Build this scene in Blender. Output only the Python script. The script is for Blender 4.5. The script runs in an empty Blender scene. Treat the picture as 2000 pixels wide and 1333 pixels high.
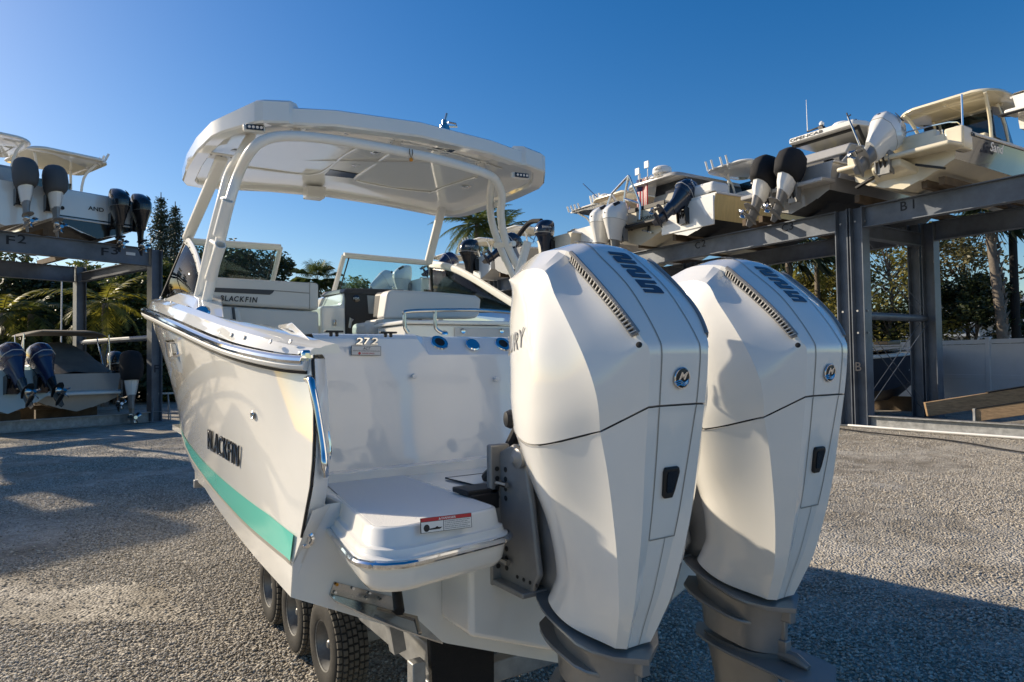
import bpy, bmesh, math, random
from mathutils import Vector, Matrix, noise as mnoise
S = bpy.context.scene
COL = S.collection
rad = math.radians
random.seed(7)
# ------------------------------------------------------------------ camera
EYE = Vector((0, 0, 1.9)); FPX = 1333.0
YAW, PITCH, ROLL = rad(33.3), rad(1.72), rad(-0.8)
_f = Vector((math.sin(YAW) * math.cos(PITCH), math.cos(YAW) * math.cos(PITCH), math.sin(PITCH)))
_r0 = Vector((math.cos(YAW), -math.sin(YAW), 0)); _u0 = _r0.cross(_f)
_r = _r0 * math.cos(ROLL) + _u0 * math.sin(ROLL); _u = -_r0 * math.sin(ROLL) + _u0 * math.cos(ROLL)
cd = bpy.data.cameras.new('camera'); cam = bpy.data.objects.new('camera', cd); COL.objects.link(cam)
cd.sensor_width = 36; cd.lens = 36 * FPX / 2000; cd.clip_start = 0.05; cd.clip_end = 3000
cam.matrix_world = Matrix(((_r.x, _u.x, -_f.x, EYE.x), (_r.y, _u.y, -_f.y, EYE.y), (_r.z, _u.z, -_f.z, EYE.z), (0, 0, 0, 1)))
S.camera = cam
# ------------------------------------------------------------------ sky and sun
SUN_AZ, SUN_EL = rad(-35), rad(26)          # azimuth from +Y toward +X
w = bpy.data.worlds.new('World'); S.world = w; w.use_nodes = True
nt = w.node_tree; bg = nt.nodes['Background']
sky = nt.nodes.new('ShaderNodeTexSky'); sky.sky_type = 'NISHITA'; sky.sun_disc = False
sky.sun_elevation = SUN_EL; sky.sun_rotation = SUN_AZ; sky.air_density = 1.0; sky.dust_density = 0.7; sky.ozone_density = 3.0
hs = nt.nodes.new('ShaderNodeHueSaturation'); hs.inputs['Saturation'].default_value = 1.42; hs.inputs['Hue'].default_value = 0.508
nt.links.new(sky.outputs[0], hs.inputs['Color']); nt.links.new(hs.outputs[0], bg.inputs[0]); bg.inputs[1].default_value = 0.105
sd = bpy.data.lights.new('sun', 'SUN'); sun = bpy.data.objects.new('sun', sd); COL.objects.link(sun)
sd.energy = 4.4; sd.angle = rad(0.53); sd.color = (1, 0.91, 0.78)
sdir = Vector((math.sin(SUN_AZ) * math.cos(SUN_EL), math.cos(SUN_AZ) * math.cos(SUN_EL), math.sin(SUN_EL)))
sun.rotation_euler = sdir.to_track_quat('Z', 'Y').to_euler(); sun.location = sdir * 60
S.view_settings.view_transform = 'Standard'; S.view_settings.look = 'None'
S.view_settings.exposure = 0.5; S.view_settings.gamma = 1
S.view_settings.use_white_balance = True; S.view_settings.white_balance_temperature = 7300
# ------------------------------------------------------------------ pixel -> point on a plane
def ray(px, py): return _f + _r * ((px - 1000) / FPX) - _u * ((py - 666.5) / FPX)
def aX(px, py, x):
    d = ray(px, py); return EYE + d * ((x - EYE.x) / d.x)
def aY(px, py, y):
    d = ray(px, py); return EYE + d * ((y - EYE.y) / d.y)
def aZ(px, py, z):
    d = ray(px, py); return EYE + d * ((z - EYE.z) / d.z)
def aD(px, py, depth): return EYE + ray(px, py) * depth
# ------------------------------------------------------------------ materials
MATS = {}
def mat(name, color, rough=0.5, metal=0.0, coat=0.0, var=0.0, vscale=5.0, bump=0.0, bscale=60.0, spec=0.5, trans=0.0, ior=1.45, alpha=None, streak=0.0, emit=None, stretch=None, dark=None):
    if name in MATS: return MATS[name]
    m = bpy.data.materials.new(name); m.use_nodes = True; n = m.node_tree; b = n.nodes['Principled BSDF']
    c = (*color, 1)
    b.inputs['Base Color'].default_value = c; b.inputs['Roughness'].default_value = rough; b.inputs['Metallic'].default_value = metal
    b.inputs['Coat Weight'].default_value = coat; b.inputs['Coat Roughness'].default_value = 0.04
    b.inputs['Specular IOR Level'].default_value = spec; b.inputs['IOR'].default_value = ior
    b.inputs['Transmission Weight'].default_value = trans
    tc = n.nodes.new('ShaderNodeTexCoord')
    src = tc.outputs['Object']
    if stretch:
        mp = n.nodes.new('ShaderNodeMapping'); mp.inputs['Scale'].default_value = stretch; n.links.new(src, mp.inputs[0]); src = mp.outputs[0]
    if var:
        nz = n.nodes.new('ShaderNodeTexNoise'); nz.inputs['Scale'].default_value = vscale; nz.inputs['Detail'].default_value = 6; nz.inputs['Roughness'].default_value = 0.62
        n.links.new(src, nz.inputs['Vector'])
        mx = n.nodes.new('ShaderNodeMix'); mx.data_type = 'RGBA'
        k = dark if dark else tuple(v * (1 - var) for v in color)
        mx.inputs[6].default_value = (*k, 1); mx.inputs[7].default_value = (*[min(1, v * (1 + var * 0.5)) for v in color], 1)
        rp = n.nodes.new('ShaderNodeMapRange'); rp.inputs[1].default_value = 0.3; rp.inputs[2].default_value = 0.7
        n.links.new(nz.outputs[0], rp.inputs[0]); n.links.new(rp.outputs[0], mx.inputs[0]); n.links.new(mx.outputs[2], b.inputs['Base Color'])
        r2 = n.nodes.new('ShaderNodeMapRange'); r2.inputs[3].default_value = max(0.02, rough * 0.8); r2.inputs[4].default_value = min(1, rough * 1.25)
        n.links.new(nz.outputs[0], r2.inputs[0]); n.links.new(r2.outputs[0], b.inputs['Roughness'])
    if bump:
        nb = n.nodes.new('ShaderNodeTexNoise'); nb.inputs['Scale'].default_value = bscale; nb.inputs['Detail'].default_value = 4
        n.links.new(src, nb.inputs['Vector'])
        bp = n.nodes.new('ShaderNodeBump'); bp.inputs['Strength'].default_value = bump; bp.inputs['Distance'].default_value = 0.01
        n.links.new(nb.outputs[0], bp.inputs['Height']); n.links.new(bp.outputs[0], b.inputs['Normal'])
    MATS[name] = m; return m
M = {}
M['gel'] = mat('white_gelcoat', (0.81, 0.795, 0.745), 0.06, coat=0.8, var=0.03, vscale=2.0)
M['cowl'] = mat('white_cowl_paint', (0.81, 0.795, 0.75), 0.10, coat=0.9, var=0.02, vscale=3.0)
M['powder'] = mat('white_powder_coat', (0.80, 0.785, 0.74), 0.28, coat=0.2)
M['vinyl'] = mat('pale_grey_vinyl', (0.62, 0.60, 0.555), 0.48, bump=0.12, bscale=400)
M['vinyld'] = mat('charcoal_vinyl', (0.045, 0.047, 0.05), 0.5, bump=0.1, bscale=400)
M['teal'] = mat('teal_stripe', (0.14, 0.62, 0.50), 0.14, coat=0.5)
M['grime'] = mat('grey_line', (0.30, 0.285, 0.25), 0.4)
M['chrome'] = mat('polished_stainless', (0.72, 0.73, 0.74), 0.07, metal=1.0, var=0.05, vscale=8)
M['stain'] = mat('brushed_stainless', (0.50, 0.50, 0.49), 0.2, metal=1.0, var=0.25, vscale=6)
M['black'] = mat('black_rubber', (0.012, 0.012, 0.013), 0.5)
M['gloss'] = mat('gloss_black', (0.01, 0.01, 0.012), 0.12, coat=0.5)
M['blackfab'] = mat('black_canvas', (0.013, 0.013, 0.015), 0.85, bump=0.5, bscale=14)
M['greyfab'] = mat('grey_canvas_cover', (0.085, 0.09, 0.095), 0.85, bump=0.4, bscale=12)
M['taupefab'] = mat('taupe_canvas', (0.15, 0.135, 0.115), 0.85, var=0.25, vscale=3, bump=0.5, bscale=8)
M['phantom'] = mat('satin_grey_paint', (0.25, 0.245, 0.235), 0.33, metal=0.3, coat=0.15, var=0.12, vscale=6)
M['cast'] = mat('cast_aluminium_paint', (0.26, 0.26, 0.255), 0.4, metal=0.25, var=0.15, vscale=9)
M['galv'] = mat('galvanised_steel', (0.34, 0.345, 0.345), 0.5, metal=0.55, var=0.35, vscale=7)
M['decal'] = mat('slate_decal', (0.045, 0.062, 0.095), 0.3)
M['greydecal'] = mat('grey_decal', (0.30, 0.30, 0.30), 0.3)
M['ink'] = mat('black_ink', (0.012, 0.012, 0.014), 0.4)
M['red'] = mat('red_print', (0.55, 0.035, 0.04), 0.4)
M['paper'] = mat('white_sticker', (0.78, 0.77, 0.74), 0.35)
M['silver'] = mat('silver_sticker', (0.62, 0.60, 0.56), 0.35)
M['screen'] = mat('screen_glass', (0.30, 0.30, 0.29), 0.25)
M['dark'] = mat('dark_cavity', (0.02, 0.02, 0.02), 0.7)
M['orange'] = mat('orange_tag', (0.7, 0.26, 0.02), 0.5)
M['rope'] = mat('dark_cord', (0.08, 0.07, 0.05), 0.8)
M['lamp'] = mat('lamp_lens', (0.75, 0.76, 0.78), 0.08, metal=0.6)
M['steel'] = mat('blue_grey_rack_steel', (0.135, 0.155, 0.185), 0.42, metal=0.15, var=0.45, vscale=1.1, bump=0.05, bscale=30)
M['stencil'] = mat('stencil_black', (0.018, 0.02, 0.028), 0.6)
M['timber'] = mat('weathered_timber', (0.33, 0.22, 0.125), 0.75, var=0.45, vscale=5, stretch=(1, 1, 9), bump=0.3, bscale=30)
M['timberd'] = mat('dark_timber', (0.12, 0.085, 0.055), 0.8, var=0.4, vscale=4, bump=0.3, bscale=30)
M['carpet'] = mat('black_carpet', (0.012, 0.012, 0.013), 0.95, bump=0.6, bscale=150)
M['cream'] = mat('cream_gelcoat', (0.74, 0.67, 0.51), 0.18, coat=0.3, var=0.06, vscale=1.5)
M['creamlow'] = mat('cream_bottom', (0.66, 0.60, 0.47), 0.35, var=0.12, vscale=1.2)
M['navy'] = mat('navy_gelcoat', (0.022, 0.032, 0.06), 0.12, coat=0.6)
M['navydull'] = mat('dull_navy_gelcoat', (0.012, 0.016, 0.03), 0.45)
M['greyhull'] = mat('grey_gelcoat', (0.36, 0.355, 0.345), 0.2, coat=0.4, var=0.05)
M['gold'] = mat('gold_gelcoat', (0.60, 0.45, 0.19), 0.3, coat=0.3, var=0.14, vscale=2.0, stretch=(1, 6, 1))
M['blackhull'] = mat('black_bottom_paint', (0.017, 0.017, 0.018), 0.6, var=0.3, vscale=2)
M['slate'] = mat('slate_bottom', (0.03, 0.033, 0.036), 0.5)
M['paleblue'] = mat('pale_blue_gelcoat', (0.42, 0.56, 0.60), 0.25, coat=0.3)
M['yamaha'] = mat('dark_navy_engine_paint', (0.02, 0.027, 0.045), 0.16, coat=0.6)
M['mercblack'] = mat('black_engine_paint', (0.016, 0.017, 0.019), 0.2, coat=0.5)
M['blueeng'] = mat('deep_blue_engine_paint', (0.022, 0.03, 0.075), 0.25, coat=0.5)
M['alu'] = mat('aluminium_tube', (0.66, 0.67, 0.68), 0.22, metal=0.9)
M['canvasgrey'] = mat('pale_canvas', (0.40, 0.385, 0.35), 0.8, bump=0.5, bscale=6)
M['tan'] = mat('tan_underside', (0.46, 0.36, 0.24), 0.5)
M['vinylfence'] = mat('white_vinyl_fence', (0.62, 0.63, 0.66), 0.45, var=0.05, vscale=2)
M['pvc'] = mat('white_pvc_pipe', (0.72, 0.72, 0.70), 0.4)
M['roof'] = mat('grey_metal_roof', (0.30, 0.33, 0.35), 0.4)
M['siding'] = mat('pale_house_siding', (0.52, 0.53, 0.52), 0.7)
M['winglass'] = mat('dark_window', (0.03, 0.035, 0.04), 0.1)
M['tyre'] = mat('dusty_tyre_rubber', (0.030, 0.028, 0.025), 0.85, var=0.55, vscale=14, dark=(0.012, 0.011, 0.010), bump=0.2, bscale=120)
M['tread'] = mat('dusty_tyre_tread', (0.115, 0.105, 0.088), 0.9, var=0.35, vscale=16)
M['rim'] = mat('dusty_steel_rim', (0.22, 0.22, 0.215), 0.45, metal=0.6, var=0.35, vscale=12)
M['bark'] = mat('grey_brown_bark', (0.115, 0.095, 0.075), 0.9, var=0.4, vscale=8, bump=0.8, bscale=22)
M['palmbark'] = mat('palm_trunk_bark', (0.19, 0.16, 0.13), 0.9, var=0.4, vscale=6, bump=0.8, bscale=25)
M['pole'] = mat('dark_timber_pole', (0.022, 0.020, 0.018), 0.9)
M['flagred'] = mat('flag_red', (0.50, 0.05, 0.06), 0.8); M['flagblue'] = mat('flag_blue', (0.03, 0.04, 0.13), 0.8); M['flagwhite'] = mat('flag_white', (0.75, 0.74, 0.72), 0.8)
M['radome'] = mat('radome_white', (0.78, 0.78, 0.77), 0.3)
def add_rust(m, amount=.62):
    n = m.node_tree; b = n.nodes['Principled BSDF']; src = b.inputs['Base Color'].links[0].from_socket; tc = n.nodes.new('ShaderNodeTexCoord'); mp = n.nodes.new('ShaderNodeMapping'); mp.inputs['Scale'].default_value = (3.5, 3.5, .7)
    nz = n.nodes.new('ShaderNodeTexNoise'); nz.inputs['Scale'].default_value = 1.7; nz.inputs['Detail'].default_value = 8; nz.inputs['Roughness'].default_value = .7; n.links.new(tc.outputs['Object'], mp.inputs[0]); n.links.new(mp.outputs[0], nz.inputs['Vector'])
    mr = n.nodes.new('ShaderNodeMapRange'); mr.inputs[1].default_value = amount; mr.inputs[2].default_value = amount + .12; mr.inputs[4].default_value = .7; n.links.new(nz.outputs[0], mr.inputs[0])
    mx = n.nodes.new('ShaderNodeMix'); mx.data_type = 'RGBA'; mx.inputs[7].default_value = (.13, .075, .045, 1); n.links.new(mr.outputs[0], mx.inputs[0]); n.links.new(src, mx.inputs[6]); n.links.new(mx.outputs[2], b.inputs['Base Color'])
add_rust(M['steel']); add_rust(M['galv'], .64)
def glass_mat(name, tint, fac):
    m = bpy.data.materials.new(name); m.use_nodes = True; n = m.node_tree
    for x in list(n.nodes): n.nodes.remove(x)
    o = n.nodes.new('ShaderNodeOutputMaterial'); t = n.nodes.new('ShaderNodeBsdfTransparent'); g = n.nodes.new('ShaderNodeBsdfGlossy')
    t.inputs[0].default_value = (*tint, 1); g.inputs['Roughness'].default_value = 0.02
    fr = n.nodes.new('ShaderNodeFresnel'); fr.inputs[0].default_value = 1.5
    mr = n.nodes.new('ShaderNodeMath'); mr.operation = 'MULTIPLY'; mr.inputs[1].default_value = fac
    mx = n.nodes.new('ShaderNodeMixShader'); n.links.new(fr.outputs[0], mr.inputs[0]); n.links.new(mr.outputs[0], mx.inputs[0])
    n.links.new(t.outputs[0], mx.inputs[1]); n.links.new(g.outputs[0], mx.inputs[2]); n.links.new(mx.outputs[0], o.inputs[0]); return m
M['glass'] = glass_mat('tinted_windscreen_glass', (0.78, 0.92, 0.94), 0.8)
M['glassd'] = glass_mat('smoked_glass', (0.20, 0.26, 0.27), 0.6)
def leaf_mat(name, c1, c2, trans=0.35, rough=0.5):
    m = bpy.data.materials.new(name); m.use_nodes = True; n = m.node_tree; b = n.nodes['Principled BSDF']; o = n.nodes['Material Output']
    g = n.nodes.new('ShaderNodeNewGeometry'); tc = n.nodes.new('ShaderNodeTexCoord'); nz = n.nodes.new('ShaderNodeTexNoise'); nz.inputs['Scale'].default_value = 0.9
    n.links.new(tc.outputs['Object'], nz.inputs['Vector'])
    ad = n.nodes.new('ShaderNodeMath'); ad.operation = 'ADD'; ad.use_clamp = True
    n.links.new(g.outputs['Random Per Island'], ad.inputs[0])
    sb = n.nodes.new('ShaderNodeMath'); sb.operation = 'SUBTRACT'; sb.inputs[1].default_value = 0.5; n.links.new(nz.outputs[0], sb.inputs[0]); n.links.new(sb.outputs[0], ad.inputs[1])
    mx = n.nodes.new('ShaderNodeMix'); mx.data_type = 'RGBA'; mx.inputs[6].default_value = (*c1, 1); mx.inputs[7].default_value = (*c2, 1)
    n.links.new(ad.outputs[0], mx.inputs[0]); n.links.new(mx.outputs[2], b.inputs['Base Color'])
    b.inputs['Roughness'].default_value = rough
    tr = n.nodes.new('ShaderNodeBsdfTranslucent'); n.links.new(mx.outputs[2], tr.inputs[0])
    ms = n.nodes.new('ShaderNodeMixShader'); ms.inputs[0].default_value = trans
    n.links.new(b.outputs[0], ms.inputs[1]); n.links.new(tr.outputs[0], ms.inputs[2]); n.links.new(ms.outputs[0], o.inputs[0])
    return m
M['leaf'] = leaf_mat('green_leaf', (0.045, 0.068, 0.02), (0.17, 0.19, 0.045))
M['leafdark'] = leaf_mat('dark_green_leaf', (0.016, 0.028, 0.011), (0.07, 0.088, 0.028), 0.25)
M['leafyel'] = leaf_mat('olive_yellow_leaf', (0.10, 0.10, 0.022), (0.27, 0.23, 0.05))
M['leafbrown'] = leaf_mat('brown_green_leaf', (0.07, 0.065, 0.028), (0.19, 0.165, 0.06))
M['frond'] = leaf_mat('palm_frond_leaf', (0.045, 0.07, 0.018), (0.14, 0.17, 0.04), 0.4)
M['frondyel'] = leaf_mat('yellow_palm_frond_leaf', (0.14, 0.14, 0.02), (0.30, 0.27, 0.04), 0.45)
M['needle'] = leaf_mat('pine_needle', (0.018, 0.03, 0.018), (0.05, 0.075, 0.04), 0.15)
# ------------------------------------------------------------------ objects
def tag(o, label=None, cat=None, group=None, kind=None):
    if label: o['label'] = label
    if cat: o['category'] = cat
    if group: o['group'] = group
    if kind: o['kind'] = kind
    return o
def thing(name, label, cat, loc=(0, 0, 0), rz=0.0, group=None):
    o = bpy.data.objects.new(name, None); COL.objects.link(o); o.empty_display_size = 0.2
    o.matrix_basis = Matrix.Translation(loc) @ Matrix.Rotation(rz, 4, 'Z')
    return tag(o, label, cat, group)
def root_of(o):
    while o.parent: o = o.parent
    return o
def copy_tree(o, parent=None):
    c = o.copy(); COL.objects.link(c); c.parent = parent
    for ch in list(o.children): copy_tree(ch, c)
    return c
def V(*a): return Vector(a)
def spline(pts, n, closed=False):
    """Catmull-Rom through pts, n samples per span"""
    P = [Vector(p) for p in pts]; out = []; L = len(P)
    for i in range(L if closed else L - 1):
        p1, p2 = P[i], P[(i + 1) % L]
        p0 = P[(i - 1) % L] if (closed or i > 0) else p1 * 2 - p2
        p3 = P[(i + 2) % L] if (closed or i + 2 < L) else p2 * 2 - p1
        for k in range(n):
            t = k / n; t2 = t * t; t3 = t2 * t
            out.append(0.5 * ((2 * p1) + (p2 - p0) * t + (2 * p0 - 5 * p1 + 4 * p2 - p3) * t2 + (3 * p1 - p0 - 3 * p2 + p3) * t3))
    if not closed: out.append(P[-1].copy())
    return out
def lerp_table(tab, x):
    if x <= tab[0][0]: return tab[0][1]
    for (a, b), (c, d) in zip(tab, tab[1:]):
        if x <= c: return b + (d - b) * (x - a) / (c - a)
    return tab[-1][1]
def smooth_table(tab, n=8):
    p = spline([(a, b, 0) for a, b in tab], n); return [(q.x, q.y) for q in p]
class MB:
    def __init__(s): s.v = []; s.f = []
    def add(s, vs, fs):
        o = len(s.v); s.v += [Vector(v) for v in vs]; s.f += [tuple(i + o for i in f) for f in fs]; return s
    def box(s, c, sz, R=None):
        c = Vector(c); h = Vector(sz) / 2; vs = []
        for dx, dy, dz in ((-1, -1, -1), (1, -1, -1), (1, 1, -1), (-1, 1, -1), (-1, -1, 1), (1, -1, 1), (1, 1, 1), (-1, 1, 1)):
            p = Vector((dx * h.x, dy * h.y, dz * h.z)); vs.append(c + (R @ p if R else p))
        return s.add(vs, [(0, 3, 2, 1), (4, 5, 6, 7), (0, 1, 5, 4), (1, 2, 6, 5), (2, 3, 7, 6), (3, 0, 4, 7)])
    def beam(s, a, b, wx, wz, up=(0, 0, 1)):
        a, b = Vector(a), Vector(b); d = (b - a).normalized(); x = d.cross(Vector(up)).normalized(); z = x.cross(d)
        R = Matrix((x, d, z)).transposed(); return s.box((a + b) / 2, (wx, (b - a).length, wz), R)
    def tube(s, path, r, n=10, closed=False, caps=True, flat=None, up=None):
        P = [Vector(p) for p in path]; L = len(P); rings = []; nrm = None
        for i in range(L):
            if closed: t = (P[(i + 1) % L] - P[i - 1])
            else: t = P[min(i + 1, L - 1)] - P[max(i - 1, 0)]
            t = t.normalized() if t.length > 1e-9 else Vector((0, 0, 1))
            if up is not None: x = Vector(up).cross(t).normalized()
            elif nrm is None:
                x = t.orthogonal().normalized()
            else:
                x = (nrm - t * nrm.dot(t)).normalized()
            nrm = x; y = t.cross(x); rr = r[i] if isinstance(r, (list, tuple)) else r
            fy = flat if flat else 1.0
            rings.append([P[i] + x * (math.cos(2 * math.pi * k / n) * rr) + y * (math.sin(2 * math.pi * k / n) * rr * fy) for k in range(n)])
        return s.loft(rings, True, caps and not closed, closed)
    def loft(s, rings, ring_closed=True, caps=True, closed=False):
        o = len(s.v); n = len(rings[0]); L = len(rings)
        for r in rings: s.v += [Vector(p) for p in r]
        for i in range(L if closed else L - 1):
            a = o + i * n; b = o + ((i + 1) % L) * n
            for k in range(n if ring_closed else n - 1):
                k2 = (k + 1) % n; s.f.append((a + k, a + k2, b + k2, b + k))
        if caps and ring_closed:
            s.f.append(tuple(o + k for k in range(n))[::-1]); s.f.append(tuple(o + (L - 1) * n + k for k in range(n)))
        return s
    def prism(s, poly, off):
        """poly: list of 3d points, extruded by vector off"""
        off = Vector(off); n = len(poly); o = len(s.v); s.v += [Vector(p) for p in poly] + [Vector(p) + off for p in poly]
        s.f.append(tuple(o + k for k in range(n))); s.f.append(tuple(o + n + k for k in range(n))[::-1])
        for k in range(n): k2 = (k + 1) % n; s.f.append((o + k2, o + k, o + n + k, o + n + k2))
        return s
    def lathe(s, prof, c, axis=(0, 0, 1), n=20, caps=True):
        c = Vector(c); ax = Vector(axis).normalized(); x = ax.orthogonal().normalized(); y = ax.cross(x)
        rings = [[c + ax * h + (x * math.cos(2 * math.pi * k / n) + y * math.sin(2 * math.pi * k / n)) * r for k in range(n)] for r, h in prof]
        return s.loft(rings, True, caps)
    def disc(s, c, axis, r, h, n=18):
        return s.lathe([(r * 0.94, 0), (r, h * 0.15), (r, h * 0.8), (r * 0.94, h)], c, axis, n)
    def build(s, name, material, parent=None, world=True, smooth=35, bevel=0, seg=2, sub=0, label=None, solid=0):
        me = bpy.data.meshes.new(name)
        vs = s.v
        if parent is not None and world:
            inv = root_of(parent).matrix_basis.inverted(); vs = [inv @ v for v in vs]
        me.from_pydata([tuple(v) for v in vs], [], s.f); me.validate(); 
        bm = bmesh.new(); bm.from_mesh(me); bmesh.ops.recalc_face_normals(bm, faces=bm.faces[:]); bm.to_mesh(me); bm.free()
        me.materials.append(M[material] if isinstance(material, str) else material)
        if smooth:
            for p in me.polygons: p.use_smooth = True
            me.set_sharp_from_angle(angle=rad(smooth))
        o = bpy.data.objects.new(name, me); COL.objects.link(o)
        if parent is not None: o.parent = parent
        if solid:
            m_ = o.modifiers.new('solid', 'SOLIDIFY'); m_.thickness = solid; m_.offset = 0
        if bevel:
            m_ = o.modifiers.new('bevel', 'BEVEL'); m_.width = bevel; m_.segments = seg; m_.limit_method = 'ANGLE'; m_.angle_limit = rad(30)
        if sub:
            m_ = o.modifiers.new('sub', 'SUBSURF'); m_.levels = sub; m_.render_levels = sub
        if label: o['label'] = label
        return o
_txt = {}; _nat = {}
def text_geo(body, shear=0.0, off=0.0):
    k = (body, shear, off)
    if k in _txt: return _txt[k]
    cu = bpy.data.curves.new('t', 'FONT'); cu.body = body; cu.size = 1; cu.shear = shear; cu.offset = off; cu.extrude = 0.03; cu.resolution_u = 3
    ob = bpy.data.objects.new('t', cu); COL.objects.link(ob)
    dg = bpy.context.evaluated_depsgraph_get(); me = bpy.data.meshes.new_from_object(ob.evaluated_get(dg))
    vs = [v.co.copy() for v in me.vertices]; fs = [tuple(p.vertices) for p in me.polygons]
    bpy.data.objects.remove(ob); bpy.data.curves.remove(cu); bpy.data.meshes.remove(me)
    x0 = min(v.x for v in vs); x1 = max(v.x for v in vs); y0 = min(v.y for v in vs); y1 = max(v.y for v in vs); z0 = min(v.z for v in vs); z1 = max(v.z for v in vs)
    vs = [Vector(((v.x - x0) / (x1 - x0), (v.y - y0) / (y1 - y0), (v.z - z0) / max(1e-6, z1 - z0))) for v in vs]
    _txt[k] = (vs, fs); _nat[k] = (x1 - x0, y1 - y0); return _txt[k]
def text(mb, body, org, xv, yv, depth=0.002, shear=0.0, off=0.0):
    """letters fill the parallelogram org + [0,1] xv + [0,1] yv, raised by depth along xv x yv"""
    vs, fs = text_geo(body, shear, off); org, xv, yv = Vector(org), Vector(xv), Vector(yv); nrm = xv.cross(yv).normalized()
    mb.add([org + xv * v.x + yv * v.y + nrm * (v.z * depth) for v in vs], fs); return mb
def natw(ch, shear=0.0, off=0.0): text_geo(ch, shear, off); return _nat[(ch, shear, off)]
def layout(body, gap=.10, shear=0.0, off=0.0, space=.3):
    out = []; x = 0.0
    for c in body:
        if c == ' ': x += space; continue
        w_ = natw(c, shear, off)[0]; out.append((c, x, w_)); x += w_ + gap
    tot = x - gap; return [(c, a / tot, w_ / tot) for c, a, w_ in out]
def mirror_x(pts, xc): return [Vector((2 * xc - p.x, p.y, p.z)) for p in pts]
# ================================================================== gravel yard
def ground_mat():
    m = bpy.data.materials.new('gravel_yard'); m.use_nodes = True; n = m.node_tree; b = n.nodes['Principled BSDF']; tc = n.nodes.new('ShaderNodeTexCoord')
    def nz(s, d=5): q = n.nodes.new('ShaderNodeTexNoise'); q.inputs['Scale'].default_value = s; q.inputs['Detail'].default_value = d; n.links.new(tc.outputs['Object'], q.inputs['Vector']); return q
    vo = n.nodes.new('ShaderNodeTexVoronoi'); vo.inputs['Scale'].default_value = 42; n.links.new(tc.outputs['Object'], vo.inputs['Vector'])
    big = nz(.35, 6); mid = nz(2.2, 6)
    mx = n.nodes.new('ShaderNodeMix'); mx.data_type = 'RGBA'; mx.inputs[6].default_value = (.22, .19, .145, 1); mx.inputs[7].default_value = (.50, .46, .39, 1)
    ad = n.nodes.new('ShaderNodeMath'); ad.operation = 'ADD'; n.links.new(big.outputs[0], ad.inputs[0]); n.links.new(mid.outputs[0], ad.inputs[1])
    mr = n.nodes.new('ShaderNodeMapRange'); mr.inputs[1].default_value = .72; mr.inputs[2].default_value = 1.2; n.links.new(ad.outputs[0], mr.inputs[0]); n.links.new(mr.outputs[0], mx.inputs[0])
    m2 = n.nodes.new('ShaderNodeMix'); m2.data_type = 'RGBA'; m2.blend_type = 'MULTIPLY'; m2.inputs[0].default_value = .65
    gr = n.nodes.new('ShaderNodeMapRange'); gr.inputs[3].default_value = .45; gr.inputs[4].default_value = 1.35
    sx = n.nodes.new('ShaderNodeSeparateColor'); n.links.new(vo.outputs['Color'], sx.inputs[0]); n.links.new(sx.outputs[0], gr.inputs[0])
    cb = n.nodes.new('ShaderNodeCombineColor'); [n.links.new(gr.outputs[0], cb.inputs[i]) for i in range(3)]
    n.links.new(mx.outputs[2], m2.inputs[6]); n.links.new(cb.outputs[0], m2.inputs[7]); n.links.new(m2.outputs[2], b.inputs['Base Color']); b.inputs['Roughness'].default_value = .9
    bp = n.nodes.new('ShaderNodeBump'); bp.inputs['Strength'].default_value = .9; bp.inputs['Distance'].default_value = .03; iv = n.nodes.new('ShaderNodeMath'); iv.operation = 'SUBTRACT'; iv.inputs[0].default_value = 1
    n.links.new(vo.outputs['Distance'], iv.inputs[1]); n.links.new(iv.outputs[0], bp.inputs['Height'])
    b2 = n.nodes.new('ShaderNodeBump'); b2.inputs['Strength'].default_value = .5; b2.inputs['Distance'].default_value = .15; n.links.new(mid.outputs[0], b2.inputs['Height']); n.links.new(b2.outputs[0], bp.inputs['Normal'])
    n.links.new(bp.outputs[0], b.inputs['Normal']); return m
def gz(x, y):
    d = math.hypot(x - 2, y - 6); k = max(0, min(1, (22 - d) / 8))
    return k * (.035 * mnoise.noise(Vector((x * .45, y * .45, 0))) + .022 * mnoise.noise(Vector((x * 1.3, y * 1.3, 3)))) - .03 * k
gm_ = ground_mat()
m = MB(); NX = 120; xs2 = [-14 + 34 * i / NX for i in range(NX + 1)]; ys2 = [-6 + 34 * i / NX for i in range(NX + 1)]
vs = [Vector((x, y, gz(x, y))) for y in ys2 for x in xs2]; fs = [(j * (NX + 1) + i, j * (NX + 1) + i + 1, (j + 1) * (NX + 1) + i + 1, (j + 1) * (NX + 1) + i) for j in range(NX) for i in range(NX)]
m.add(vs, fs)
x0, x1, y0, y1, B_ = -14, 20, -6, 28, 900
for q in (((-B_, -B_), (B_, -B_), (B_, y0), (-B_, y0)), ((-B_, y1), (B_, y1), (B_, B_), (-B_, B_)), ((-B_, y0), (x0, y0), (x0, y1), (-B_, y1)), ((x1, y0), (B_, y0), (B_, y1), (x1, y1))): m.add([Vector((a, b, 0)) for a, b in q], [(0, 1, 2, 3)])
g = m.build('ground', gm_, smooth=60); tag(g, kind='structure')
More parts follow.
